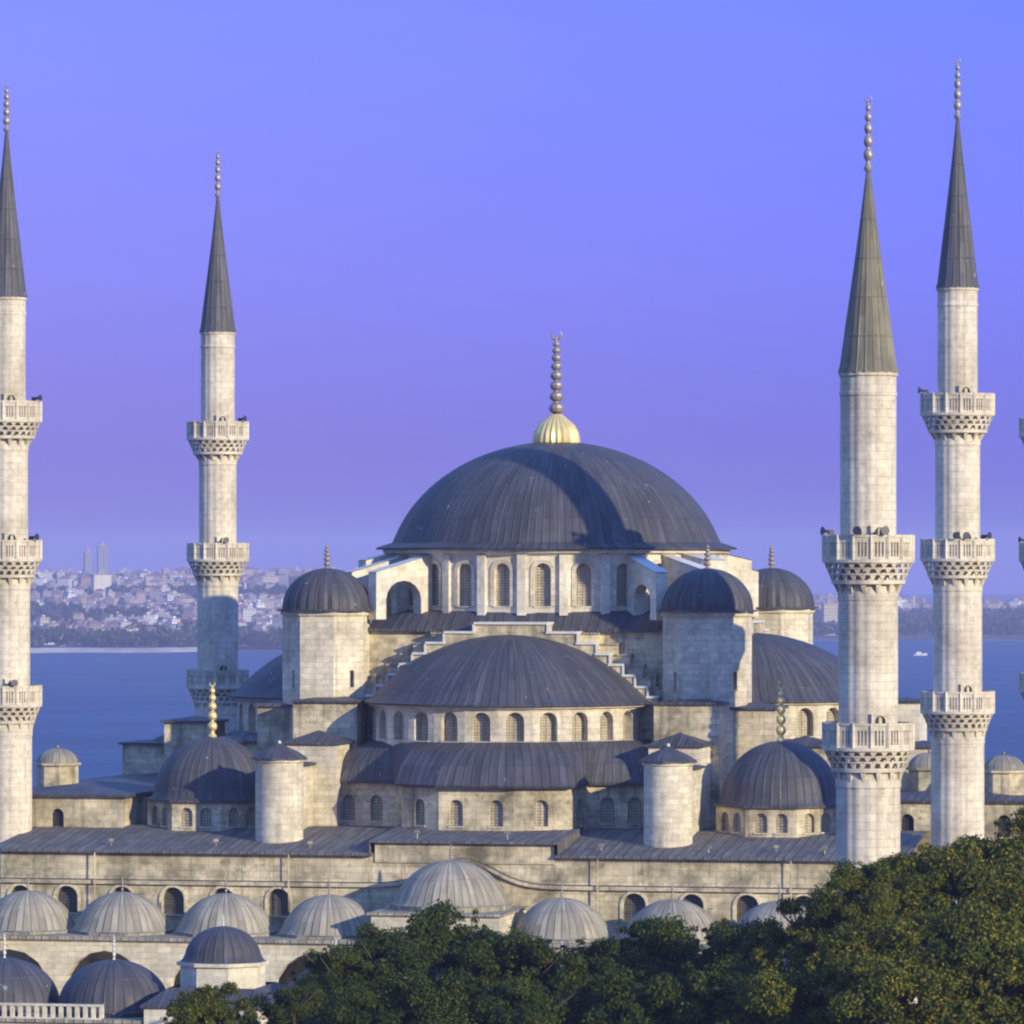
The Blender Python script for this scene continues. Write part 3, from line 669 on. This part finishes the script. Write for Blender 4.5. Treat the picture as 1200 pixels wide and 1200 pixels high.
# buttresses round the drum
BT = []
for base in (45, 135, 225, 315): BT += [(base-7, 16.6, 0.9, True), (base+7, 17.2, 0.9, True)]
BT += [(63, 14.6, 2.4, False), (-63, 14.6, 2.4, False), (117, 14.6, 2.4, False), (-117, 14.6, 2.4, False)]
for psi, rout, wd, arch in BT:
    if True:
        a = R(-90+psi)
        b = MB()
        if arch:
            n = 8; sp = 30.4; c0, c1 = 13.1, rout-0.9; cm, hw = (c0+c1)/2, (c1-c0)/2
            pr = [(12.1, 29.0), (c0, 29.0)]+[(cm-hw*math.cos(PI*i/n), sp+hw*0.85*math.sin(PI*i/n)) for i in range(n+1)]+[(c1, 29.0), (rout, 29.0), (rout, 32.35), (12.1, 33.6)]
        else: pr = [(12.1, 29.0), (rout, 29.0), (rout, 33.2), (12.1, 33.75)]
        def T(x, y): return (x*math.cos(a)-y*math.sin(a), x*math.sin(a)+y*math.cos(a))
        for s_ in (-wd/2, wd/2):
            f = [(*T(x, s_), z) for x, z in pr]; b.face(f if s_ < 0 else list(reversed(f)))
        for (x, z), (x2, z2) in zip(pr, pr[1:]+pr[:1]): b.face([(*T(x, wd/2), z), (*T(x2, wd/2), z2), (*T(x2, -wd/2), z2), (*T(x, -wd/2), z)])
        e0 = pr[-1]; e1 = pr[-2]
        b.face([(*T(e1[0]+.1, -wd/2-.12), e1[1]+.03), (*T(e1[0]+.1, wd/2+.12), e1[1]+.03), (*T(e0[0], wd/2+.12), e0[1]+.03), (*T(e0[0], -wd/2-.12), e0[1]+.03)], 1)
        b.build('buttress', ['plaster', 'coping'], mosque)

# stepped gables, semi-domes, drums and exedrae on three sides
asm = {}
def side_group(k):
    rz = R(90*k)
    def put(key, maker, name, mats, loc=(0, 0, 0), parent=mosque):
        c, s_ = math.cos(rz), math.sin(rz); lw = (loc[0]*c-loc[1]*s_, loc[0]*s_+loc[1]*c, loc[2])
        if key in asm: return inst(asm[key], parent, lw, rz), False
        o = maker().build(name, mats, parent, lw, rz); asm[key] = o; return o, True
    def gable():
        b = MB(); hw = [2.6, 4.75, 6.1, 7.05, 8.0, 8.85, 9.75, 10.5]; zs = [28.85, 28.2, 27.45, 26.7, 25.95, 25.2, 24.4, 23.7]
        xs = [-h for h in reversed(hw)]+hw; zz = list(reversed(zs))+zs
        edges = [(-hw[i], -hw[i-1] if i else hw[0], zs[i]) for i in range(len(hw))]
        segs = [(-hw[0], hw[0], zs[0])]
        for i in range(1, len(hw)): segs += [(-hw[i], -hw[i-1], zs[i]), (hw[i-1], hw[i], zs[i])]
        for x0, x1, z in segs:
            b.box(x0, x1, -14.9, -12.5, 20, z-0.16, 0); b.box(x0-0.05, x1+0.05, -15.05, -12.5, z-0.16, z, 1)
        # pale risers between the steps
        for i in range(len(hw)-1):
            for s_ in (-1, 1):
                x = s_*hw[i]; b.box(min(x, x+s_*0.14), max(x, x+s_*0.14), -15.02, -14.88, zs[i+1], zs[i]-0.16, 1)
        # outer flank steps set back behind the first flight
        for i in range(1, len(hw)):
            for s_ in (-1, 1):
                x0 = s_*(hw[i-1]+1.25); x1 = s_*(hw[i]+1.25); a_, b2 = min(x0, x1), max(x0, x1)
                b.box(a_, b2, -13.6, -12.55, 18, zs[i]-0.22, 0); b.box(a_-0.06, b2+0.06, -13.72, -12.5, zs[i]-0.22, zs[i]-0.08, 3)
        return b
    put('g', gable, 'stepped_gable', ['stone', 'coping', 'lead', 'lead_old'], (-0.25, 0, 0))
    def semi():
        b = MB()
        b.lathe([(9.9, 0-0.10), (10.35, -0.05), (10.37, 0.07), (9.9, 0.28)]+dome_profile(9.9, 4.5, 16, 'cap', 0.28)[1:], 72, a0=PI, a1=2*PI)
        return b
    put('s', semi, 'semi_dome', 'lead', (-0.4, -14.2, 23.2))
    wd = []
    def sdrum():
        b = MB(); rd = 9.75; nf = 13; cy_ = -14.2
        for i in range(nf):
            a, a2 = PI+PI*i/nf, PI+PI*(i+1)/nf; p0, p1 = (rd*math.cos(a), cy_+rd*math.sin(a)), (rd*math.cos(a2), cy_+rd*math.sin(a2)); ln = math.dist(p0, p1)
            wd.extend(wall_windows(None, b, p0, p1, 20.0, 23.15, [(ln/2, 1.25, 20.75, 22.75)], 0.6, 0, 'grille', 0.0))
        b.lathe([(rd-0.1, 22.9), (rd+0.3, 23.0), (rd+0.3, 23.12)], 52, (0, cy_), a0=PI, a1=2*PI)
        return b
    o, new = put('d', sdrum, 'semi_dome_drum', 'pale', (-0.4, 0, 0))
    if new: asm['dw'] = wd
    for a in asm['dw']: window(o, *a)
    outl = [(-11.7, -14), (-11.7, -21.0), (-6.7, -21.9), (-5.6, -25.6), (-2.6, -27.4), (2.6, -27.4), (6.3, -26.2), (6.7, -21.9), (11.0, -20.8), (11.0, -14)]
    we = []
    def exwall():
        b = MB()
        plan = {0: [3.5], 1: [1.3, 3.4], 2: [2.0], 3: [1.7], 4: [1.2, 4.0], 5: [1.9], 6: [2.2], 7: [1.3, 3.2], 8: [3.5]}
        for i in range(len(outl)-1):
            we.extend(wall_windows(None, b, outl[i], outl[i+1], 14.2, 17.8, [(x, 0.95, 15.1, 16.9) for x in plan[i]], 0.35, 0, 'grille', 0.0))
        return b
    o, new = put('e', exwall, 'exedra_wall', 'stone')
    if new: asm['ew'] = we
    for a in asm['ew']: window(o, *a)
    def exroof():
        b = MB(); c = Vector((0, -14))
        # resample the outline and loft it to the foot of the drum
        P = []
        for i in range(len(outl)-1):
            p, q = Vector(outl[i]), Vector(outl[i+1])
            for t in range(6): P.append(p.lerp(q, t/6))
        P.append(Vector(outl[-1])); n = len(P)
        rings = []
        for j, (f, z) in enumerate(((1.045, 17.72), (1.05, 17.86), (0.8, 19.1), (0.45, 20.1), (0.0, 20.72))):
            rg = []
            for i, p in enumerate(P):
                dirv = (p-c); a = PI+PI*i/(n-1); inner = Vector((9.7*math.cos(a), -14.2+9.7*math.sin(a)))
                if j < 2: q = c+dirv*f
                else:
                    o_ = c+dirv*1.05; q = inner.lerp(o_, f)
                rg.append((q.x, q.y, z))
            rings.append(rg)
        L_ = 0
        for r0, r1 in zip(rings, rings[1:]):
            u0 = 0
            for i in range(n-1):
                w_ = math.dist(rings[1][i], rings[1][i+1])
                b.face([r0[i], r0[i+1], r1[i+1], r1[i]], 0, [(u0, L_), (u0+w_, L_), (u0+w_, L_+2), (u0, L_+2)]); u0 += w_
            L_ += 2
        return b
    put('r', exroof, 'exedra_roof', 'lead')
for k in (0, 1, -1): side_group(k)

# weight towers at the four corners of the square
flute_dome = lambda a: 1+0.035*abs(math.sin(12*a))
for i, (sx, sy) in enumerate(((-1, -1), (1, -1), (1, 1), (-1, 1))):
    u, v = 13.8*sx+(-0.2 if sx < 0 else -0.3 if sy < 0 else 0), 13.2*sy
    b = MB(); P = ngon(8, 3.2, a0=PI/8); wl = []
    for j in range(8):
        p0, p1 = P[j], P[(j+1) % 8]; ln = math.dist(p0, p1)
        wl += list(wall_windows(None, b, p0, p1, 14.5, 29.5, [(ln*0.62, 0.34, 24.2, 25.4, 1)] if j % 2 == 0 else [], 0.3, 0, 'dark'))
    b.prism(ngon(8, 3.35, a0=PI/8), 29.3, 29.6, 0)
    t = b.build('weight_tower', 'pale', mosque, (u, v, 0))
    for a in wl: window(t, *a)
    b = MB(); b.prism(ngon(32, 3.55), 29.6, 29.72); b.lathe([(3.3, 29.70)]+dome_profile(3.12, 2.9, 12, 'ell', 29.75)[0:], 96, flute=flute_dome)
    b.build('tower_dome', 'lead', t); finial('finial', t, (0, 0, 32.55), 1.9, 0.42, 'brass')
# shoulder blocks stepping down from the towers
def block(name, x0, x1, y0, y1, z0, z1, mat='stone', roof=0.0, ov=0.25, parent=None, slit=None):
    b = MB(); b.box(x0, x1, y0, y1, z0, z1, 0)
    zr = z1+0.14
    b.box(x0-ov, x1+ov, y0-ov, y1+ov, z1, zr, 1)
    if roof:
        xm, ym = (x0+x1)/2, (y0+y1)/2
        q = [(x0-ov, y0-ov), (x1+ov, y0-ov), (x1+ov, y1+ov), (x0-ov, y1+ov)]
        for i in range(4): b.face([(*q[i], zr), (*q[(i+1) % 4], zr), (xm, ym, zr+roof)], 1)
    o = b.build(name, [mat, 'lead'], parent or mosque); return o
for sx in (-1, 1):
    def X2(a, c): return (min(sx*a, sx*c), max(sx*a, sx*c))
    block('shoulder_block', *X2(10.6, 15.2), -18.2, -10.2, 14.3, 23.2, 'stone', 0.35)
    block('shoulder_block', *X2(11.0, 14.6), -22.4, -18.2, 14.3, 20.4, 'pale', 0.8)
    block('shoulder_block', *X2(15.0, 18.6), -15.2, -10.8, 14.3, 22.8, 'stone', 0.35)
    block('shoulder_block', *X2(18.4, 22.4), -14.8, -11.0, 14.3, 20.2, 'stone', 0.6)
    # buttress wall from turret back to the shoulders
    block('buttress_wall', *X2(12.7, 14.7), -27.5, -22.4, 14.3, 19.0, 'pale', 0.3)
# round stair turrets
for sx in (-1, 1):
    b = MB(); b.lathe([(1.64, 13.2), (1.64, 19.35), (1.78, 19.45), (1.78, 19.6)], 40)
    t = b.build('stair_turret', 'pale', mosque, (13.5*sx, -28.6, 0))
    b = MB(); b.lathe([(1.7, 19.55), (2.0, 19.6), (1.98, 19.72), (1.3, 20.15), (0.6, 20.45), (0.12, 20.65)], 8); b.ball((0, 0, 20.75), 0.13, 1)
    b.build('turret_cap', ['lead', 'coping'], t)
# corner domes on windowed octagons
for sx, sy in ((-1, -1), (1, -1), (1, 1), (-1, 1)):
    b = MB(); P = ngon(8, 4.55, a0=PI/8); wl = []
    for j in range(8):
        p0, p1 = P[j], P[(j+1) % 8]; ln = math.dist(p0, p1)
        wl += list(wall_windows(None, b, p0, p1, 13.8, 16.45, [(ln*0.3, 0.85, 14.8, 16.1), (ln*0.7, 0.85, 14.8, 16.1)], 0.3, 0, 'grille'))
    o = b.build('corner_drum', 'stone', mosque, (20.1*sx, 21.8*sy, 0))
    for a in wl: window(o, *a)
    b = MB(); b.prism(ngon(8, 4.8, a0=PI/8), 16.45, 16.62)
    b.lathe([(4.35, 16.6), (4.15, 16.85)]+dome_profile(4.1, 4.0, 16, 'mix', 16.85)[1:], 64); d = b.build('corner_dome', 'lead', mosque, (20.1*sx, 21.8*sy, 0))
    finial('finial', d, (0, 0, 20.75), 4.0, 0.55, 'gold')
# side galleries
for sx, xo in ((-1, 35.3), (1, 37.5)):
    x0, x1 = (-xo, -25.6) if sx < 0 else (25.6, xo)
    yf = -25.0 if sx < 0 else -20.5
    b = MB(); wl = []
    wo = [(4.9, 0.9, 14.4, 15.9)] if sx < 0 else [(3, 0.9, 14.4, 15.9), (9.6, 0.9, 14.4, 15.9)]
    wl += list(wall_windows(None, b, (x0, yf), (x1, yf), 0, 16.7, wo, 0.35, 0, 'dark'))
    b.box(x0+0.002, x1-0.002, yf+0.4, 27, 0, 16.65, 0)
    o = b.build('side_gallery', 'stone', mosque)
    for a in wl: window(o, *a)
    b = MB(); b.box(x0-0.3, x1+0.3, yf-0.3, 27.3, 16.7, 16.9); xm = (x0+x1)/2
    b.face([(x0-0.3, yf-0.3, 16.9), (x1+0.3, yf-0.3, 16.9), (xm, yf+4.5, 17.4)]); b.face([(x0-0.3, 27.3, 16.9), (x0-0.3, yf-0.3, 16.9), (xm, yf+4.5, 17.4), (xm, 23, 17.4)]); b.face([(x1+0.3, yf-0.3, 16.9), (x1+0.3, 27.3, 16.9), (xm, 23, 17.4), (xm, yf+4.5, 17.4)])
    b.build('gallery_roof', 'lead', mosque)
    # small domed stair heads on the gallery roof
    for uu, vv in (((-33.0, -16.5),) if sx < 0 else ((34.6, -15.5), (29.0, -12.0))):
        b = MB(); b.prism(ngon(8, 1.5, a0=PI/8), 16.8, 18.6); b.prism(ngon(8, 1.7, a0=PI/8), 18.6, 18.75)
        t = b.build('stair_head', 'stone', mosque, (uu, vv, 0)); b = MB(); b.lathe(dome_profile(1.5, 1.05, 8, 'ell', 18.75), 24); b.ball((0, 0, 19.9), 0.12); b.build('stair_head_dome', 'lead_old', t)
block('stair_block', -33.0, -28.6, 0, 6, 16.8, 19.5, 'stone', 0.2)
b = MB(); b.lathe(dome_profile(1.3, 0.5, 6, 'cap', 19.7), 20); b.build('stair_block_dome', 'lead', mosque, (-30, 2, 0))
block('stair_block', 26.4, 29.2, -9, -3, 16.8, 20.0, 'pale', 0.3)
block('stair_block', -27.5, -24.0, -8, -4, 14.5, 21.4, 'stone', 0.3)
block('stair_block', 24.4, 27.0, -2, 2, 14.5, 23.0, 'plaster', 0.2)

# portal and portico (last prayer place) with its nine domes
portico = empty('portico', (0, -37, 0)); tag(portico, 'domed stone portico running along the foot of the mosque facade', 'portico')
PO = Vector((0, -37))
cen = [-28.8, -22.2, -15.0, -7.9, 0.4, 7.9, 15.3, 22.4, 29.4]
b = MB()
b.wall((-32.4, -4.2), (33, -4.2), 0, 8.0, [(c+32.4, 5.6, 0.0, 7.3) for c in cen if True], 0.9)
b.box(-32.4, 33, -4.19, -3.3, 7.35, 7.99, 0)
b.build('arcade_wall', 'pale', portico)
b = MB(); b.box(-32.7, 33.3, -4.5, 3.95, 8.0, 8.22)
b.build('portico_roof', 'lead_old', portico)
for i, c in enumerate(cen):
    if i == 4: continue
    b = MB(); b.prism(ngon(8, 3.55, a0=PI/8), 8.22, 8.42); b.lathe([(3.35, 8.42), (3.2, 8.6)]+dome_profile(3.15, 2.35, 14, 'cap', 8.6)[1:], 96, flute=lambda a: 1+0.018*abs(math.sin(16*a)))
    d = b.build('portico_dome', 'lead_old', portico, (c, 0, 0)); finial('finial', d, (0, 0, 10.85), 1.2, 0.15, 'brass')
b = MB(); b.box(0.4-4.3, 0.4+4.3, -4.7, 3.9, 7.4, 9.95); b.box(0.4-4.55, 0.4+4.55, -4.95, 3.9, 9.95, 10.12, 1)
b.build('portal_block', ['pale', 'lead_old'], portico)
b = MB(); b.prism(ngon(12, 4.05, a0=PI/12), 10.12, 10.45, 0); b.lathe([(3.95, 10.45), (3.75, 10.6)]+dome_profile(3.7, 2.75, 14, 'cap', 10.6)[1:], 96, flute=lambda a: 1+0.018*abs(math.sin(18*a)))
d = b.build('portal_dome', 'lead_old', portico, (0.4, 0, 0)); finial('finial', d, (0, 0, 13.25), 1.2, 0.18, 'brass')

# courtyard ranges
def arcade(name, label, loc, length, depth, cens, rz=0.0, r=3.1, gate=None, balus=None, nwin=8):
    t = empty(name, (*loc, 0), rz); tag(t, label, 'arcade', 'courtyard arcades')
    b = MB(); wl = []
    ops = [((i+0.5)*length/nwin, 1.5, 3.2, 6.2) for i in range(nwin)]
    wl += list(wall_windows(None, b, (-length/2, -depth/2), (length/2, -depth/2), 0, 8.0, ops, 0.4, 0, 'grille_dark', 0.15))
    b.wall((length/2, depth/2), (-length/2, depth/2), 0, 8.0, [((i+0.5)*length/nwin, length/nwin-1.6, 0, 7.0) for i in range(nwin)], 0.8)
    b.box(-length/2+0.003, length/2-0.003, -depth/2+0.5, depth/2-3.5, 0, 7.9)
    w_ = b.build('wall', 'pale', t)
    for a in wl: window(w_, *a)
    b = MB(); b.box(-length/2-0.2, length/2+0.2, -depth/2-0.2, depth/2+0.2, 8.0, 8.2); b.build('roof', 'lead_old', t)
    for c in cens:
        b = MB(); b.prism(ngon(8, r+0.25, a0=PI/8), 8.2, 8.42, 0); b.lathe([(r+0.12, 8.42), (r, 8.55)]+dome_profile(r-0.02, 2.6, 14, 'ell', 8.55)[1:], 64)
        d = b.build('dome', 'lead', t, (c, 0.3, 0)); finial('finial', d, (0, 0, 11.1), 1.5, 0.16, 'coping')
    if gate is not None:
        b = MB(); P = ngon(8, 2.35, a0=PI/8); b.box(-3.3, 3.3, -depth/2-0.35, depth/2, 7.0, 8.9); b.prism(P, 8.9, 11.0); b.prism(ngon(8, 2.55, a0=PI/8), 11.0, 11.2)
        b.build('gatehouse', 'plaster', t, (gate, 0, 0))
        b = MB(); q = [(-3.5, -depth/2-0.5), (3.5, -depth/2-0.5), (3.5, depth/2+0.1), (-3.5, depth/2+0.1)]
        b.prism(q, 8.9, 9.02, 0)
        b.prism(q, 9.02, 9.9, 0, q=ngon(4, 3.4, a0=PI/4+PI), cap=False)
        b.build('gate_roof', 'lead', t, (gate, 0, 0))
        b = MB(); b.lathe([(2.35, 11.2), (2.2, 11.35)]+dome_profile(2.1, 1.75, 12, 'ell', 11.35)[1:], 48); d = b.build('gate_dome', 'lead', t, (gate, 0, 0)); finial('finial', d, (0, 0, 13.0), 0.8, 0.14, 'coping')
    if balus:
        b = MB(); x = balus[0]; y = -depth/2-0.05
        while x < balus[1]: b.box(x, x+0.22, y-0.1, y+0.1, 8.28, 8.9); x += 0.46
        b.box(balus[0], balus[1], y-0.14, y+0.14, 8.2, 8.28); b.box(balus[0], balus[1]+0.1, y-0.14, y+0.14, 8.9, 9.02)
        b.build('balustrade', 'plaster', t)
    return t
nc = [1.2+6.3*k for k in (-5, -4, -3, -2, -1, 1, 2, 3, 4, 5)]
arcade('courtyard_arcade', 'outer courtyard arcade with lead domes and small domed gate at bottom left', (0, -97.5), 71, 7.6, nc, 0, gate=1.2, balus=(-35.5, -4.6), nwin=11)
arcade('courtyard_arcade', 'right-hand courtyard arcade hidden behind the trees between facade and stout minaret', (32.6, -67.4), 51.5, 6.4, [-22+6.3*k for k in range(8)], R(90))
arcade('courtyard_arcade', 'left-hand courtyard arcade lying off the left edge of the photo', (-32.6, -67.4), 51.5, 6.4, [-22+6.3*k for k in range(8)], R(-90))

# ------------------------------------------------------------------ trees
def crown_mesh(seed, rx, rz_, nclump, nleaf, size):
    r_ = random.Random(seed); v = []; f = []
    cl = []
    for i in range(nclump):
        a = r_.uniform(0, 2*PI); t = r_.uniform(-0.55, 1.0); q = math.sqrt(max(0, 1-t*t)); rad = r_.uniform(0.45, 1.0)**0.6
        k = 1+0.28*math.sin(3*a+seed)*q+0.2*math.sin(5*a+2*t+seed)
        cl.append((rx*q*math.cos(a)*rad*0.84*k, rx*q*math.sin(a)*rad*0.84*k, rz_*t*rad*0.9, r_.uniform(0.5, 1.2)*rx/5))
    for i in range(70):      # sprigs that break the outline
        a = r_.uniform(0, 2*PI); t = r_.uniform(-0.1, 1.0); q = math.sqrt(max(0, 1-t*t)); k = r_.uniform(0.84, 1.0)
        cl.append((rx*q*math.cos(a)*k, rx*q*math.sin(a)*k, rz_*t*k*0.96, r_.uniform(0.16, 0.42)))
    for (x, y, z, cr_) in cl:
        for _ in range(nleaf if cr_ > 0.45 else 40):
            a = r_.uniform(0, 2*PI); t = r_.uniform(-0.6, 1); q = math.sqrt(1-t*t); rr = cr_*(r_.random()**0.4)*r_.uniform(0.85, 1.18)
            c = Vector((x+rr*q*math.cos(a), y+rr*q*math.sin(a), z+rr*t*0.85))
            nrm = Vector((q*math.cos(a)+r_.gauss(0, .7), q*math.sin(a)+r_.gauss(0, .7), t+0.3+r_.gauss(0, .7))).normalized()
            s_ = size*r_.uniform(0.6, 1.3); s1 = nrm.orthogonal().normalized()
            s1 = (Matrix.Rotation(r_.uniform(0, 2*PI), 3, nrm) @ s1)*s_; s2 = nrm.cross(s1)*0.55
            i0 = len(v); v += [c-s1, c-s2+nrm*s_*0.12, c+s1, c+s2+nrm*s_*0.12]; f.append((i0, i0+1, i0+2, i0+3))
    return v, f
crowns = []
for i in range(6):
    v, f = crown_mesh(11+i*7, 5.0, 5.2, 100, 820, 0.105)
    me = bpy.data.meshes.new('crown'); me.from_pydata(v, [], f); me.materials.append(None); crowns.append(me)
crown_by = {}
def tree(px, ytop, D, rad, mat, k, label):
    X = (px-600)/6100*D; u_, v_ = W(X, D); ztop = CAM_Z-(ytop-660)/6100*D; s_ = rad/5.0
    t = empty('tree', (u_, v_, 0), k*1.3); zc = ztop-5.2*s_*1.0
    key = (k % 6, mat)
    if key not in crown_by:
        me = crowns[k % 6].copy(); me.materials.clear(); me.materials.append(M[mat]); crown_by[key] = me
    c = bpy.data.objects.new('crown', crown_by[key]); COL.objects.link(c); c.parent = t; c.location = (0, 0, zc); c.scale = (s_, s_, s_*1.08)
    b = MB(); r_ = random.Random(k); pr = Vector((0, 0, -0.3)); rr = 0.34*s_+0.1
    for j in range(1, 6):
        p = Vector((r_.uniform(-.25, .25)*j*0.4, r_.uniform(-.25, .25)*j*0.4, (zc+1.5)*j/5)); b.tube(pr, p, rr, rr*0.82, 9); pr = p; rr *= 0.82
        if j >= 3:
            for q in range(3):
                a = r_.uniform(0, 2*PI); e_ = p+Vector((math.cos(a)*2.6*s_, math.sin(a)*2.6*s_, 2.2*s_)); b.tube(p, e_, rr*0.55, rr*0.2, 6)
    b.build('trunk', 'bark', t)
    tag(t, label, 'tree', 'trees in front of the mosque'); return t
TR = [
 (1195, 955, 262, 5.0, 'leaf_warm', 'tallest tree, at the right edge below the three-balcony minaret'),
 (1112, 984, 256, 4.4, 'leaf_warm', 'tree covering the foot of the right three-balcony minaret'),
 (1062, 1002, 262, 3.4, 'leaf_dark', 'dark round tree between the feet of the two right minarets'),
 (1016, 1012, 250, 3.2, 'leaf_warm', 'yellowing tree in front of the foot of the stout minaret'),
 (950, 1052, 252, 3.9, 'leaf_warm', 'tree at the right end of the stone facade, left of the stout minaret'),
 (1155, 1065, 236, 5.0, 'leaf_warm', 'front tree with golden-green leaves in the bottom right corner'),
 (1050, 1085, 234, 4.6, 'leaf_warm', 'front tree with yellow leaves below the stout minaret'),
 (955, 1110, 236, 4.2, 'leaf_warm', 'low front tree left of and below the stout minaret'),
 (868, 1080, 262, 4.0, 'leaf_dark', 'dark green tree below the right corner dome'),
 (775, 1078, 264, 4.3, 'leaf_dark', 'dark green tree below the right round turret'),
 (700, 1098, 258, 3.6, 'leaf_dark', 'dark green tree hiding the first portico dome right of the portal'),
 (612, 1096, 256, 3.8, 'leaf_dark', 'dark tree right of the portal dome, standing lower than its left neighbour'),
 (527, 1064, 262, 4.4, 'leaf_dark', 'dark green tree right under the raised portal dome'),
 (447, 1084, 258, 3.6, 'leaf_dark', 'dark green tree left of the portal block'),
 (392, 1112, 256, 3.0, 'leaf_dark', 'small dark tree at the left end of the dark green row'),
 (345, 1158, 250, 2.6, 'leaf_dark', 'smallest dark tree, just right of the domed gate'),
 (248, 1152, 248, 2.9, 'leaf_warm', 'low sunlit yellow-green tree in front of the domed gate'),
 (840, 1130, 240, 4.2, 'leaf_dark', 'dark front tree at the bottom edge below the right turret'),
 (730, 1140, 240, 4.0, 'leaf_dark', 'dark front tree at the bottom edge, right of centre'),
 (625, 1145, 240, 3.8, 'leaf_dark', 'dark front tree at the bottom edge in the middle'),
 (510, 1138, 240, 4.0, 'leaf_dark', 'dark front tree at the bottom edge below the portal'),
 (415, 1160, 240, 3.2, 'leaf_dark', 'dark front tree at the bottom edge, leftmost of the front row'),
]
for i, (px, yt, D, rd_, mt, lb) in enumerate(TR): tree(px, yt, D, rd_, mt, i, lb)

# ------------------------------------------------------------------ haze
b = MB(); P = [W(-3400, -600), W(3400, -600), W(3400, 12600), W(-3400, 12600)]
b.prism(P, -55, 95)
m = bpy.data.materials.new('haze_air'); m.use_nodes = True; n = m.node_tree; n.nodes.clear()
oo = n.nodes.new('ShaderNodeOutputMaterial'); pv = n.nodes.new('ShaderNodeVolumePrincipled')
pv.inputs['Color'].default_value = (0.64, 0.66, 1.0, 1); pv.inputs['Density'].default_value = 0.000105; pv.inputs['Anisotropy'].default_value = 0.0
n.links.new(pv.outputs[0], oo.inputs['Volume'])
o = b.build('haze', m); o['kind'] = 'stuff'; tag(o, 'thin violet haze over the strait and the far shore', 'haze')
